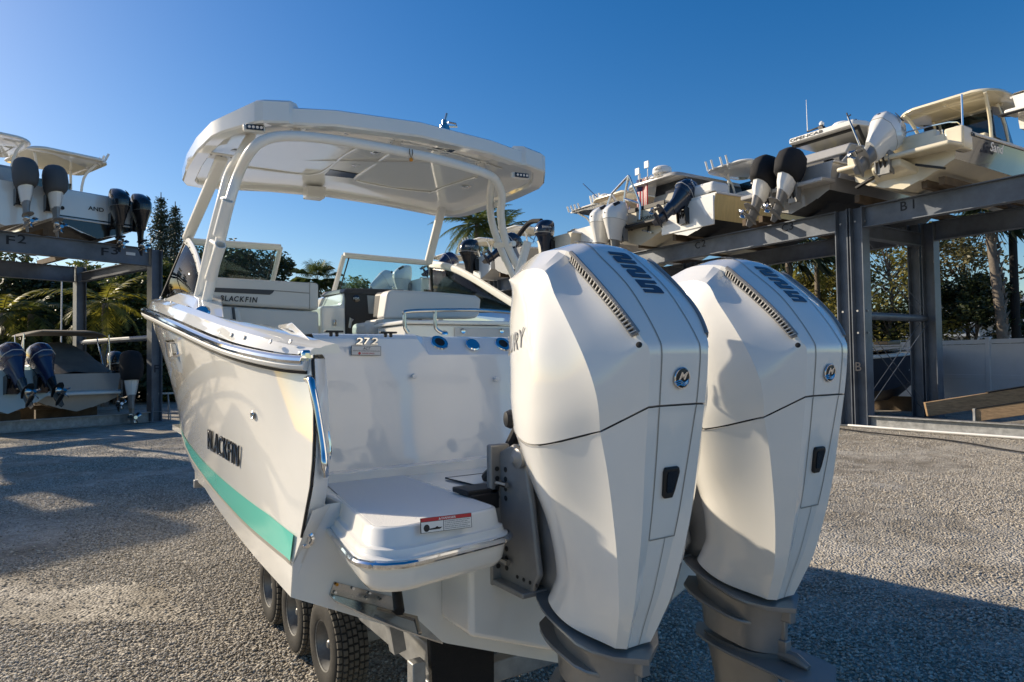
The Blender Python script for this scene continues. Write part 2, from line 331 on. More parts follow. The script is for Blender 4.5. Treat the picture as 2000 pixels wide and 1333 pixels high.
# loose stones in the foreground
def stone_mat():
    m = bpy.data.materials.new('gravel_stone'); m.use_nodes = True; n = m.node_tree; b = n.nodes['Principled BSDF']
    oi = n.nodes.new('ShaderNodeObjectInfo'); cr = n.nodes.new('ShaderNodeValToRGB'); e = cr.color_ramp.elements; e[0].color = (.20, .17, .13, 1); e[1].color = (.62, .58, .50, 1)
    for p_, c_ in ((.3, (.32, .29, .24, 1)), (.6, (.44, .40, .34, 1)), (.85, (.45, .40, .33, 1))): k = e.new(p_); k.color = c_
    n.links.new(oi.outputs['Random'], cr.inputs[0]); n.links.new(cr.outputs[0], b.inputs['Base Color']); b.inputs['Roughness'].default_value = .88
    return m
sm_ = stone_mat(); rocks = bpy.data.collections.new('stone_shapes')
for k in range(5):
    bm = bmesh.new(); bmesh.ops.create_icosphere(bm, subdivisions=2 if k < 4 else 1, radius=.5)
    for v in bm.verts:
        q = v.co.normalized(); v.co = q * (.5 + .16 * mnoise.noise(q * 1.7 + Vector((k * 7, 0, 0))) + .05 * mnoise.noise(q * 4 + Vector((0, k * 5, 0)))); v.co.z *= .62; v.co.x *= 1.25
    me = bpy.data.meshes.new('stone'); bm.to_mesh(me); bm.free(); me.materials.append(sm_)
    for p_ in me.polygons: p_.use_smooth = True
    o = bpy.data.objects.new('stone', me); rocks.objects.link(o)
rng = random.Random(3); pv = []; sc_ = []
for _ in range(2300000):
    dep = 3.4 + 15 * rng.random() ** 1.5; px = -200 + 2500 * rng.random(); d = ray(px, 666); d.z = 0; dd = Vector((_f.x, _f.y, 0)).normalized(); p = d * (dep / d.dot(dd))
    dens = 1.0 if dep < 7 else (7 / dep) ** 1.2
    # keep probability proportional to true ground area
    if rng.random() > dens * dep * (dep - 3.39) ** .333 / 30: continue
    nv = mnoise.noise(Vector((p.x * .38, p.y * .38, 9))) + .5 * mnoise.noise(Vector((p.x * 1.1, p.y * 1.1, 4)))
    if dep > 5.2 and nv < -.02 and rng.random() < min(.93, .35 - nv * 3): continue
    pv.append((p.x, p.y, gz(p.x, p.y) + .004)); sc_.append((.008 + .017 * rng.random() ** 1.9) * (1 if dep < 7 else 1.1))
    if len(pv) >= 330000: break
me = bpy.data.meshes.new('loose_gravel'); me.from_pydata(pv, [], [])
at = me.attributes.new('size', 'FLOAT', 'POINT'); at.data.foreach_set('value', sc_)
gv = bpy.data.objects.new('loose_gravel', me); COL.objects.link(gv); tag(gv, 'loose grey gravel stones covering the yard', 'gravel', kind='stuff')
ng = bpy.data.node_groups.new('scatter_stones', 'GeometryNodeTree'); ng.interface.new_socket('Geometry', in_out='INPUT', socket_type='NodeSocketGeometry'); ng.interface.new_socket('Geometry', in_out='OUTPUT', socket_type='NodeSocketGeometry')
gi = ng.nodes.new('NodeGroupInput'); go = ng.nodes.new('NodeGroupOutput'); mp = ng.nodes.new('GeometryNodeMeshToPoints'); ip = ng.nodes.new('GeometryNodeInstanceOnPoints'); ci = ng.nodes.new('GeometryNodeCollectionInfo')
ci.inputs['Collection'].default_value = rocks; ci.inputs['Separate Children'].default_value = True; ci.inputs['Reset Children'].default_value = True; ip.inputs['Pick Instance'].default_value = True
rv = ng.nodes.new('FunctionNodeRandomValue'); rv.data_type = 'FLOAT_VECTOR'; rv.inputs[0].default_value = (-.5, -.5, 0); rv.inputs[1].default_value = (.5, .5, 6.28)
na = ng.nodes.new('GeometryNodeInputNamedAttribute'); na.data_type = 'FLOAT'; na.inputs['Name'].default_value = 'size'
L_ = ng.links.new; L_(gi.outputs[0], mp.inputs['Mesh']); L_(mp.outputs[0], ip.inputs['Points']); L_(ci.outputs[0], ip.inputs['Instance']); L_(rv.outputs[0], ip.inputs['Rotation']); L_(na.outputs[0], ip.inputs['Scale']); L_(ip.outputs[0], go.inputs[0])
md = gv.modifiers.new('scatter', 'NODES'); md.node_group = ng
# ================================================================== steel dry-storage racks
def hcol(mb, x, y, z0, z1, d=.36, w_=.36, ang=0.0):
    R_ = Matrix.Rotation(ang, 3, 'Z'); c = Vector((x, y, (z0 + z1) / 2)); h = z1 - z0
    for o_, s in (((0, d / 2 - .012, 0), (w_, .024, h)), ((0, -d / 2 + .012, 0), (w_, .024, h)), ((0, 0, 0), (.018, d - .05, h))): mb.box(c + R_ @ Vector(o_), s, R_)
def ibeam(mb, a, b, h=.58, w_=.26):
    a, b = Vector(a), Vector(b); d = (b - a).normalized(); up = Vector((0, 0, 1)); x = d.cross(up).normalized(); R_ = Matrix((x, d, up)).transposed(); c = (a + b) / 2; L_ = (b - a).length
    for o_, s in (((0, 0, h / 2 - .012), (w_, L_, .024)), ((0, 0, -h / 2 + .012), (w_, L_, .024)), ((0, 0, 0), (.018, L_, h - .05))): mb.box(c + R_ @ Vector(o_), s, R_)
FX, BX = 18.3, 22.2
rk = thing('boat_rack', 'long blue-grey steel boat rack with stencilled bay numbers on the right', 'boat rack', (FX, 10.6, 0))
posts = [(10.36, 10.78), (19.6, 20.0), (29.0, 29.4), (38.4, 38.8), (47.8, 48.2), (1.2, 1.6)]
for ya, yb in posts:
    for xx in (FX, BX):
        for yv in (ya, yb):
            m = MB(); hcol(m, xx, yv, 0.02, 6.0 if xx == FX else 5.98, ang=0); m.box((xx, yv, .012), (.5, .44, .024)); p_ = m.build('post', 'steel', parent=rk, smooth=0)
            if ya == 10.36 and xx == FX:
                for z in (2.55, 3.15, 5.6): MB().disc((xx - .18, yv + .0, z), (-1, 0, 0), .03, .03, 8).build('post_bolt', 'galv', parent=p_)
                for z in (2.55, 3.15, 5.6): MB().disc((xx - .05, yv - .185, z), (0, -1, 0), .03, .03, 8).build('post_bolt', 'galv', parent=p_)
    m = MB(); ibeam(m, (FX + .2, (ya + yb) / 2, 5.45), (BX - .2, (ya + yb) / 2, 5.45), .4); m.build('cross_beam', 'steel', parent=rk, smooth=0)
    m = MB(); m.tube([(FX + .1, (ya + yb) / 2, 3.05), (BX, (ya + yb) / 2, 3.05)], .11, 12); m.build('strut', 'steel', parent=rk)
    for z0, z1 in ((.25, 2.9), (2.9, .25), (3.2, 5.4), (5.4, 3.2)):
        for dy_ in (-.12, .12): m = MB(); m.tube([(FX + .1, (ya + yb) / 2 + dy_, z0), (BX - .1, (ya + yb) / 2 + dy_, z1)], .011, 6); m.build('brace_rod', 'steel', parent=rk)
sp = sorted(posts)
for (a0, a1), (b0, b1) in zip(sp, sp[1:]):
    for xx, zz in ((FX, 5.71), (BX, 5.69)): m = MB(); ibeam(m, (xx, a1 + .18, zz), (xx, b0 - .18, zz)); m.build('beam', 'steel', parent=rk, smooth=0)
    m = MB(); ibeam(m, (FX - .05, a1 + .2, .16), (FX - .05, b0 - .2, .16), .30, .24); m.build('base_beam', 'galv', parent=rk, smooth=0)
# stencilled bay numbers on beam webs
def stencil(s, px, py, w_, h_, xx=FX - .012, parent=rk):
    a = aX(px, py, xx); yv = Vector((0, 0, h_)); nw = natw(s, 0, .01); w_ = h_ * nw[0] / nw[1]; m = MB(); text(m, s, a, Vector((0, -w_, 0)), yv, .004, 0, .01); m.build('bay_number', 'stencil', parent=parent, smooth=0)
for s, px, py in (('B', 1759, 413), ('1', 1783, 408), ('C', 1527, 454), ('3', 1542, 450), ('C', 1358, 487), ('2', 1371, 483)): stencil(s, px, py, .17, .24)
stencil('B', 1671, 725, .12, .24, FX - .185)
# timber stringers lying across the beams
tbr = 0
for yv in (5.3, 7.9, 8.3, 10.0, 13.0, 13.6, 15.8, 16.5, 18.2, 20.3, 22.6, 24.8, 27.8, 30.8, 33.5, 36.2, 40.5, 43.0):
    m = MB(); m.box((FX + 2.9, yv, 6.10), (7.2, .14, .20)); m.build('bunk_timber', 'timberd', parent=rk, bevel=.01)
# ---- left rack
LA = Vector((2.62, 26.5, 0)); ld = Vector((-.943, -.333, 0)).normalized(); lp = Vector((-.333, .943, 0))
lk = thing('boat_rack', 'blue-grey steel boat rack with F bay numbers behind the boat on the left', 'boat rack', LA)
ang = math.atan2(ld.y, ld.x)
for k in (0, 9.0):
    for dpt in (0, 6.3):
        p = LA + ld * k + lp * dpt; m = MB(); hcol(m, p.x, p.y, .02, 5.95, .36, .36, ang + math.pi / 2); m.box((p.x, p.y, .012), (.5, .5, .024), Matrix.Rotation(ang, 3, 'Z')); m.build('post', 'steel', parent=lk, smooth=0)
for dpt, zz in ((0, 5.66), (6.3, 5.62)):
    a, b = LA + lp * dpt + ld * .2 + V(0, 0, zz), LA + lp * dpt + ld * 17 + V(0, 0, zz); m = MB(); ibeam(m, a, b, .60, .26); m.build('beam', 'steel', parent=lk, smooth=0)
for k in (0, 9.0):
    a, b = LA + ld * k + lp * .2 + V(0, 0, 5.5), LA + ld * k + lp * 6.1 + V(0, 0, 5.5); m = MB(); ibeam(m, a, b, .36); m.build('cross_beam', 'steel', parent=lk, smooth=0)
    m = MB(); m.tube([a + V(0, 0, -2.6), b + V(0, 0, -2.6)], .10, 10); m.build('strut', 'steel', parent=lk)
a, b = LA + ld * .2 + V(0, 0, .18), LA + ld * 12 + V(0, 0, .18); m = MB(); ibeam(m, a, b, .34, .3); m.build('base_beam', 'galv', parent=lk, smooth=0)
def on_left(px, py, off=0.0):   # point on the front face of the left rack
    d = ray(px, py); p0 = LA - lp * (.02 + off); t = (p0 - EYE).dot(lp) / d.dot(lp); return EYE + d * t
for s, px, py in (('F', 12, 477), ('2', 34, 475), ('F', 198, 499), ('3', 217, 497)):
    m = MB(); text(m, s, on_left(px, py), -ld * .22, V(0, 0, .26), .004, 0, .01); m.build('bay_number', 'stencil', parent=lk, smooth=0)
m = MB(); text(m, 'F', on_left(301, 728, .2), -ld * .16, V(0, 0, .26), .004, 0, .01); m.build('bay_number', 'stencil', parent=lk, smooth=0)
m = MB(); o = on_left(246, 498, .01); m.prism([o, o - ld * .3, o - ld * .3 + V(0, 0, .1), o + V(0, 0, .1)], -lp * .004); m.build('load_plate', 'paper', parent=lk, smooth=0)
for k in (1.2, 3.4, 5.2, 7.2): m = MB(); a = LA + ld * k + V(0, 0, 6.05); m.beam(a - lp * .3, a + lp * 7, .14, .2); m.build('bunk_timber', 'timberd', parent=lk, bevel=.01)
# ---- fence
fy = [aZ(1660, 673, 2.42), aZ(1930, 664, 2.42)]
fd = (fy[1] - fy[0]); fd.z = 0; fd.normalize(); f0 = Vector((fy[0].x, fy[0].y, 0)) - fd * 6
fc = thing('vinyl_fence', 'long white vinyl privacy fence with posts behind the right rack', 'fence', f0)
PW = (Vector((aZ(1932, 664, 2.42).x, aZ(1932, 664, 2.42).y, 0)) - f0).length / 4
for k in range(-6, 9):
    p = f0 + fd * (PW * k); m = MB(); Rz = Matrix.Rotation(math.atan2(fd.y, fd.x), 3, 'Z'); m.box(p + V(0, 0, 1.24), (.14, .14, 2.48), Rz); m.box(p + V(0, 0, 2.5), (.18, .18, .04), Rz); m.build('fence_post', 'vinylfence', parent=fc, bevel=.01)
    c = p + fd * PW / 2
    m = MB(); m.box(c + V(0, 0, 1.72), (PW - .14, .035, 1.1), Rz); m.build('fence_panel', 'vinylfence', parent=fc, smooth=0)
    m = MB(); m.box(c + V(0, 0, .62), (PW - .14, .035, .98), Rz); m.build('fence_panel', 'vinylfence', parent=fc, smooth=0)
    for z in (2.36, 1.14, .10): m = MB(); m.box(c + V(0, 0, z), (PW - .14, .06, .15), Rz); m.build('fence_rail', 'vinylfence', parent=fc, bevel=.006)
# ---- loose timbers and pipe on the ground at the right
def timber(label, a, b, w_, h_, strip=False):
    t = thing('bunk_board', label, 'timber', (a + b) / 2 * 1.0); t.location.z = 0; m = MB(); m.beam(a, b, w_, h_); m.build('board', 'timber', parent=t, bevel=.01)
    if strip: d = (b - a); m = MB(); m.beam(a + d * strip + V(0, 0, h_ / 2 + .012), b + V(0, 0, h_ / 2 + .012), w_ + .02, .03); m.build('carpet_strip', 'carpet', parent=t)
    return t
timber('thick timber bunk board behind, with black carpet at its far end, by the rack foot', aX(1808, 800, 18.7), aX(2030, 766, 20.4), .14, .36, .55)
t = timber('timber bunk board in front, black carpet along its top, on the rack base beam', aX(1902, 812, 18.5), aX(2030, 794, 18.9), .14, .30, .05)
m = MB(); m.box(aX(1904, 812, 18.46), (.10, .05, .34)); m.build('end_bracket', 'galv', parent=t)
pp = thing('pvc_pipe', 'thin white plastic pipe lying along the foot of the right rack', 'pipe', (18, 8, 0))
m = MB(); m.tube([(17.9, 10.6, .035), (17.86, 8.5, .035), (17.9, 6.5, .035), (17.95, 3.5, .035)], .03, 8); m.build('pipe', 'pvc', parent=pp)
hz = thing('garden_hose', 'dark hose snaking over the gravel before the right rack', 'hose', (16.8, 8, 0))
m = MB(); m.tube(spline([(17.3, 12.0, .02), (17.1, 10.6, .02), (16.6, 9.0, .02), (16.4, 7.4, .02), (15.6, 6.0, .02), (14.9, 4.6, .02)], 6), .018, 6); m.build('hose', 'black', parent=hz)
# ---- folding trestle by the left post
sh = thing('saw_horse', 'folding metal trestle standing at the foot of the left rack post', 'trestle', aZ(312, 822, 0))
c = aZ(312, 822, 0); g_ = 0
for dx in (-.28, .28):
    for s in (-1, 1): m = MB(); m.tube([c + V(dx, s * .28 - .3, 0), c + V(dx * .8, -.3, .95)], .02, 6); m.build('leg', 'galv', parent=sh)
m = MB(); m.beam(c + V(-.42, -.3, .96), c + V(.42, -.3, .96), .07, .06); m.build('top_bar', 'galv', parent=sh)
for s in (-1, 1): m = MB(); m.tube([c + V(-.26, s * .17 - .3, .35), c + V(.26, s * .17 - .3, .35)], .014, 6); m.build('spreader_bar', 'galv', parent=sh)
# ---- houses beyond the fence
def house(label, c, w_, d_, h_, rh, ang, wall='siding'):
    t = thing('house', label, 'house', c, ang); W = dict(parent=t, world=False)
    m = MB(); m.box((0, 0, h_ / 2), (w_, d_, h_)); m.build('wall', wall, smooth=0, **W)
    m = MB(); e = .5; m.prism([V(-w_ / 2 - e, -d_ / 2 - e, h_), V(-w_ / 2 - e, d_ / 2 + e, h_), V(-w_ / 2 - e, 0, h_ + rh)], (w_ + 2 * e, 0, 0)); m.build('roof', 'roof', smooth=0, **W)
    for x in (-w_ * .3, 0, w_ * .3):
        m = MB(); m.box((x, -d_ / 2 - .02, h_ * .6), (1.1, .08, 1.3)); wd = m.build('window', 'vinylfence', smooth=0, **W)
        m = MB(); m.box((x, -d_ / 2 - .065, h_ * .6), (.9, .02, 1.1)); m.build('pane', 'winglass', parent=wd, world=False, smooth=0)
def far(px, dist): d = ray(px, 690); d.z = 0; d.normalize(); return EYE * 0 + d * dist
fa = lambda px: math.atan2(ray(px, 690).y, ray(px, 690).x) - math.pi / 2
house('pale house with metal roof glimpsed beyond the fence behind the sparse tree', far(1955, 62), 9, 8, 4.0, 2.2, fa(1955) + .3)
house('low pale house seen between the rack posts over the fence', far(1750, 60), 9, 7, 3.2, 1.6, fa(1750))
# ================================================================== ground (temporary flat sheet is replaced in the ground section)
# ================================================================== the near boat on its trailer
XC = 1.87
RXT = smooth_table([(2.45,.75),(2.6,.68),(2.8,.615),(3.1,.56),(3.6,.505),(4.2,.47),(5,.463),(5.5,.495),(6,.54),(6.5,.605),(7.2,.73),(8,.92),(9,1.23),(9.8,1.57),(10.2,1.83)])
RZT = smooth_table([(2.45,1.92),(2.58,1.93),(2.86,1.967),(3.07,1.998),(3.35,2.044),(3.72,2.104),(4.29,2.183),(4.77,2.239),(5.16,2.279),(6,2.35),(7.2,2.43),(9,2.52),(10.2,2.56)])
CXT = smooth_table([(2.42,.66),(3.1,.66),(3.84,.66),(4.6,.665),(5.2,.69),(6,.78),(7,.98),(8,1.26),(9,1.58),(9.8,1.80),(10.2,1.86)])
CZT = smooth_table([(2.42,1.096),(3.1,1.12),(3.84,1.18),(4.6,1.28),(5.2,1.385),(6,1.5),(7,1.62),(8,1.76),(9,1.95),(9.8,2.2),(10.2,2.50)])
SBT = [(2.42,1.205),(3.1,1.215),(3.84,1.255),(4.6,1.325),(5.2,1.415),(6,1.53),(7,1.65),(10.2,2.51)]
STT = [(2.42,1.305),(2.7,1.33),(3.34,1.348),(4,1.374),(4.83,1.43),(5.2,1.47),(6,1.575),(7,1.69),(10.2,2.52)]
KZT = [(2.42,.56),(6,.58),(8,.75),(9.2,1.3),(9.9,2.0),(10.2,2.48)]
RX = lambda y: lerp_table(RXT, y); RZ = lambda y: lerp_table(RZT, y); CX = lambda y: lerp_table(CXT, y); CZ = lambda y: lerp_table(CZT, y)
def HX(y, z):
    s = max(0, min(1, (z - CZ(y)) / (RZ(y) - CZ(y)))); return CX(y) + (RX(y) - CX(y)) * s ** 1.35
def on_hull(px, py, off=0.0):
    d = ray(px, py); lo, hi = 2.3, 7.0
    for _ in range(50):
        y = (lo + hi) / 2; p = EYE + d * (y / d.y)
        if p.x < HX(y, p.z): lo = y
        else: hi = y
    return Vector((p.x - off, p.y, p.z))
boat = thing('centre_boat', 'large white dual-console boat with teal hull stripe and hardtop on a yard trailer', 'boat', (XC, 2.42, 0))
boat.name = 'sport_boat'
BB = dict(parent=boat)
NR = 7
def hull_rows(y):
    cx, cz, rx, rz = CX(y), CZ(y), RX(y), RZ(y); sb, st = lerp_table(SBT, y), lerp_table(STT, y); kz = min(lerp_table(KZT, y), cz)
    r = [Vector((XC, y, kz)), Vector((XC + (cx - XC) * .5, y, kz + (cz - kz) * .44)), Vector((cx + .0, y, cz))]
    for z in (sb, st): r.append(Vector((HX(y, z), y, z)))
    for k in range(1, NR + 1): z = st + (rz - st) * k / NR; r.append(Vector((HX(y, z), y, z)))
    return r
aft = [Vector((XC, 2.42, .56)), Vector((1.265, 2.42, .796)), Vector((.66, 2.42, 1.096)), Vector((.668, 2.43, 1.205)), Vector((.69, 2.385, 1.305))]
for k in range(1, NR + 1):
    t = k / NR; z = 1.305 + (1.92 - 1.305) * t; aft.append(spline([(.69, 2.385, 1.305), (.715, 2.345, 1.40), (.735, 2.38, 1.65), (.75, 2.45, 1.92)], 20)[min(60, int(t * 60))]); aft[-1].z = z
ys = [2.50, 2.6, 2.7, 2.85, 3.0, 3.2, 3.45, 3.7, 4.0, 4.3, 4.6, 4.9, 5.2, 5.5, 5.8, 6.1, 6.5, 7, 7.5, 8, 8.5, 9, 9.4, 9.8, 10.05, 10.2]
rows = [aft] + [hull_rows(y) for y in ys]
m = MB(); m.loft(rows, False, False); m.loft([mirror_x(r, XC) for r in rows], False, False)
# hull transom below the swim step
tz = 1.40
pt = aft[0:4] + [Vector((.70, 2.36, 1.30)), Vector((.715, 2.345, tz))]
poly = [Vector((p.x, 2.42, p.z)) for p in aft[0:4]] + [Vector((.78, 2.42, tz))]
full = poly[::-1] + mirror_x(poly, XC)[1:]
m.add(full, [tuple(range(len(full)))])
hull = m.build('hull', 'gel', smooth=40, **BB)
# corner chamfer of the port and starboard quarter
for sx in (0, 1):
    q = [Vector((.66, 2.42, 1.1)), Vector((.668, 2.43, 1.205)), Vector((.69, 2.385, 1.305)), Vector((.715, 2.345, 1.40))]
    q2 = [Vector((.66, 2.421, 1.1)), Vector((.70, 2.418, 1.205)), Vector((.745, 2.416, 1.305)), Vector((.80, 2.415, 1.40))]
    if sx: q, q2 = mirror_x(q, XC), mirror_x(q2, XC)
    m = MB(); m.loft([q, q2], False, False); m.build('quarter_panel', 'gel', parent=hull)
# stripe, set proud of the hull
for sx in (0, 1):
    a = []; b = []; c = []; sq = []
    for y in [2.434] + ys[:20]:
        sb, st = lerp_table(SBT, y) + .012, lerp_table(STT, y)
        xo = (.664 if y < 2.45 else HX(y, sb)) - .003; xt = (.676 if y < 2.45 else HX(y, st)) - .003
        P = [Vector((xo, y, sb)), Vector((xt, y, st))]; Q = [Vector((xo - .0005, y, sb - .014)), Vector((xo, y, sb - .002))]
        if sx: P, Q = mirror_x(P, XC), mirror_x(Q, XC)
        a.append(P); c.append(Q)
    m = MB(); m.loft(a, False, False); m.build('hull_stripe', 'teal', **BB)
    m = MB(); m.loft(c, False, False); m.build('chine_line', 'grime', **BB)
# deck cap: skirt, gunwale top, inner wall
GIT = [(2.47,1.97),(2.7,2.01),(3.2,2.075),(3.8,2.13),(4.5,2.185),(5.2,2.30),(6.1,2.42)]
def cap_rows(y):
    x, z = RX(y), RZ(y); k = max(0, min(1, (y - 2.47) / .45)); k = k * k * (3 - 2 * k)
    hi = .045 + .034 * k
    if y < 6.1:
        inn = .11 + .15 * max(0, min(1, (y - 2.5) / .6)); gz = min(lerp_table(GIT, y), z + hi + .01)
        return [Vector((x + .004, y, z + .012)), Vector((x + .010, y, z + .03)), Vector((x + .022, y, z + .03 + (hi - .03) * .6)), Vector((x + .042, y, z + hi - .008)), Vector((x + .058, y, z + hi)), Vector((x + inn * .9, y, gz + .006)), Vector((x + inn, y, gz)), Vector((x + inn + .01, y, gz - (.03 if y < 3.3 else .5)))]
    return [Vector((x + .004, y, z + .012)), Vector((x + .010, y, z + .03)), Vector((x + .022, y, z + .03 + (hi - .03) * .6)), Vector((x + .042, y, z + hi - .008)), Vector((x + .058, y, z + hi)), Vector((x + (XC - x) * .5, y, z + hi + .04)), Vector((x + (XC - x) * .9, y, z + hi + .06)), Vector((XC, y, z + hi + .06))]
dy = [2.47, 2.52, 2.6, 2.7, 2.8, 2.9, 3.0, 3.2, 3.45, 3.7, 4.0, 4.3, 4.6, 4.9, 5.2, 5.5, 5.8, 6.05]
dyf = [6.1, 6.5, 7, 7.5, 8, 8.5, 9, 9.5, 9.9, 10.15]
m = MB()
for L in (dy, dyf):
    r = [cap_rows(y) for y in L]; m.loft(r, False, False); m.loft([mirror_x(q, XC) for q in r], False, False)
e = cap_rows(2.47); m.add(e, [tuple(range(len(e)))]); m.add(mirror_x(e, XC), [tuple(range(len(e)))])
deck = m.build('deck_cap', 'gel', smooth=35, **BB)
m = MB(); m.box((XC, 4.4, 1.42), (2.3, 3.2, .04)); m.build('cockpit_sole', 'gel', **BB)
# snap fasteners along the skirt
for px, py in ((316, 582), (325, 586), (337, 591), (400, 634), (414, 646), (433, 651), (455, 655), (480, 660), (532, 668), (571, 668)):
    d = ray(px, py); y = lerp_table([(300, 5.0), (337, 4.1), (400, 3.45), (480, 2.95), (571, 2.6)], px)
    p = EYE + d * (y / d.y); x = RX(y) + .03; p = aX(px, py, x); MB().disc(p + Vector((-.004, 0, 0)), (-1, -.2, .35), .009, .006, 10).build('snap_fastener', 'stain', parent=deck)
# rub rail
rail = [Vector((RX(y) - .012, y, RZ(y))) for y in [2.46, 2.5, 2.55, 2.6, 2.7, 2.8, 2.9, 3.0] + ys[5:]]
for sx in (0, 1):
    R_ = rail if not sx else mirror_x(rail, XC)
    m = MB(); m.tube([p + Vector((0, 0, -.022)) for p in R_], .026, 10, flat=.8); rr = m.build('rub_rail', 'powder', **BB)
    m = MB(); m.tube([p + Vector((-.014 if not sx else .014, 0, -.006)) for p in R_], .017, 10); m.build('rub_strip', 'chrome', parent=rr)
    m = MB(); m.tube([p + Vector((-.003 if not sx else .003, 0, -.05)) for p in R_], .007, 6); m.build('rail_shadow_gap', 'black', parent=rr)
c0 = aX(597, 698, .735); m = MB(); m.box(c0 + Vector((.005, .02, .004)), (.045, .07, .045)); m.build('rail_end_cap', 'chrome', parent=boat, bevel=.012, seg=3)
for px in (592, 600): MB().disc(aX(px, 703, .697), (-.5, -1, 0), .006, .004, 8).build('cap_screw', 'stain', parent=boat)
# lettering on the hull side
ch = []
bl, tl, br_, tr_ = on_hull(409, 876, .004), on_hull(408, 838, .004), on_hull(470, 912, .004), on_hull(470, 871, .004)
for chx, t0, tw in layout('BLACKFIN', .07, .12, .02):
    t1 = t0 + tw
    o = bl.lerp(br_, t0); xv = bl.lerp(br_, t1) - o; yv = tl.lerp(tr_, t0) - o
    m = MB(); text(m, chx, o, xv, yv, .005, .12, .0); hl = m.build('hull_letter', 'ink', **BB)
    m = MB(); n = xv.cross(yv).normalized(); text(m, chx, o + n * .0052, xv * .94, yv * .95, .0006, .12, -.012); m.build('letter_face', 'chrome', parent=hl)
p = on_hull(496, 811, .002); m = MB(); m.lathe([(.014, 0), (.017, .004), (.013, .008), (.008, .004)], p, (-1, -.1, -.1), 16); m.build('drain_fitting', 'stain', **BB)
p = on_hull(340, 668, .002); q = on_hull(344, 694, .002); m = MB(); m.tube([p + V(.005, 0, 0), p + V(-.03, 0, 0), q + V(-.03, 0, 0), q + V(.005, 0, 0)], .014, 8); m.build('hull_handle', 'chrome', **BB)
# ---- transom bulkhead, lofted across the boat
def tprof(x, k):
    # k = 0 plain top edge, 1 chamfered rod-holder facet
    yl, zl = (2.945, 2.012) if k == 0 else (2.938, 1.938); yu, zu = (2.96, 2.03) if k == 0 else (3.01, 2.024)
    return [Vector((x, 2.845, 1.402)), Vector((x, 2.868, 1.412)), Vector((x, 2.885, 1.44)), Vector((x, 2.905, 1.56)), Vector((x, 2.912, 1.60)), Vector((x, 2.925, 1.72)), Vector((x, 2.928, 1.75)), Vector((x, yl - .002, zl - .012)), Vector((x, yl, zl)), Vector((x, yu, zu)), Vector((x, yu + .012, zu + .004)), Vector((x, 3.28, 2.035)), Vector((x, 3.28, 1.45))]
xs_ = [(.905, 0), (1.40, 0), (1.455, 1), (2.285, 1), (2.34, 0), (2.835, 0)]
m = MB(); m.loft([tprof(x, k) for x, k in xs_], False, False); tr = m.build('transom', 'gel', smooth=20, **BB)
for sx in (0, 1):   # wing between the hull quarter and the bulkhead
    A = [aft[4 + k] for k in range(NR + 1)]; A = [Vector((p.x + .006, p.y, p.z)) for p in A]
    Bq = [Vector((.945, 2.86, 1.40)), Vector((.935, 2.885, 1.47)), Vector((.93, 2.90, 1.56)), Vector((.925, 2.91, 1.64)), Vector((.92, 2.92, 1.72)), Vector((.915, 2.93, 1.80)), Vector((.91, 2.94, 1.89)), Vector((.905, 2.95, 2.0))]
    Cq = [Vector((a.x + .075 - .03 * k / NR, a.y + .055 - .03 * k / NR, a.z + .0)) for k, a in enumerate(A)]; Dq = [Vector((c.x + .012, c.y + .03, c.z)) for c in Cq]
    rr = [A, Cq, Dq, Bq]
    if sx: rr = [mirror_x(q, XC) for q in rr]
    m = MB(); m.loft(rr, False, False); wing = m.build('quarter_wing', 'gel', smooth=50, **BB)
    s_ = [Vector((p.x - .004, p.y - .004, p.z)) for p in aft[4:]]
    if sx: s_ = mirror_x(s_, XC)
    m = MB(); m.tube(s_, .0045, 6); m.build('corner_seal', 'black', parent=wing)
    # corner deck piece joining gunwale and bulkhead top
    c = [Vector((.79, 2.50, 1.95)), Vector((.91, 2.955, 2.003)), Vector((.94, 3.28, 2.02)), Vector((.84, 3.28, 2.09)), Vector((.80, 2.90, 2.08)), Vector((.78, 2.60, 2.0))]
    if sx: c = mirror_x(c, XC)
    m = MB(); m.prism(c, (0, 0, -.03)); m.build('corner_deck', 'gel', bevel=.006, **BB)
# transom fittings
def tY(px, py, y=2.935): return aY(px, py, y)
for ch_, (a, b) in zip('272', ((694, 708), (710, 722), (724, 738))):
    o = tY(a, 673, 2.936); xv = tY(b, 673.5, 2.936) - o; yv = tY(a, 659.5, 2.936) - o
    m = MB(); text(m, ch_, o, xv, yv, .004, .12, .045); nb = m.build('number_letter', 'ink', parent=tr)
    n = xv.cross(yv).normalized(); m = MB(); text(m, ch_, o + n * .0042, xv * .98, yv * .97, .001, .12, .012); m.build('number_face', 'chrome', parent=nb)
o = tY(686, 694, 2.927); xv = tY(744, 695, 2.927) - o; yv = tY(686, 675.5, 2.927) - o; n = xv.cross(yv).normalized()
m = MB(); m.prism([o, o + xv, o + xv + yv, o + yv], n * .001); st_ = m.build('maker_plate', 'ink', parent=tr)
m = MB(); m.prism([o + xv * .015 + yv * .04 + n * .001, o + xv * .985 + yv * .04 + n * .001, o + xv * .985 + yv * .96 + n * .001, o + xv * .015 + yv * .96 + n * .001], n * .0006); m.build('plate_face', 'silver', parent=st_)
m = MB(); text(m, 'ACT', o + xv * .38 + yv * .60 + n * .0018, xv * .26, yv * .28, .0005, .3); m.build('plate_print', 'ink', parent=st_)
m = MB(); text(m, 'ADVANCED LAMINATION TECHNOLOGY', o + xv * .04 + yv * .42 + n * .0018, xv * .92, yv * .10, .0005); m.build('plate_print', 'ink', parent=st_)
m = MB(); text(m, 'WOOD-FREE COMPOSITE', o + xv * .35 + yv * .15 + n * .0018, xv * .42, yv * .13, .0005); m.build('plate_print', 'red', parent=st_)
MB().disc(o + xv * .27 + yv * .21 + n * .0018, n, .006, .0005, 14).build('plate_mark', 'red', parent=st_)
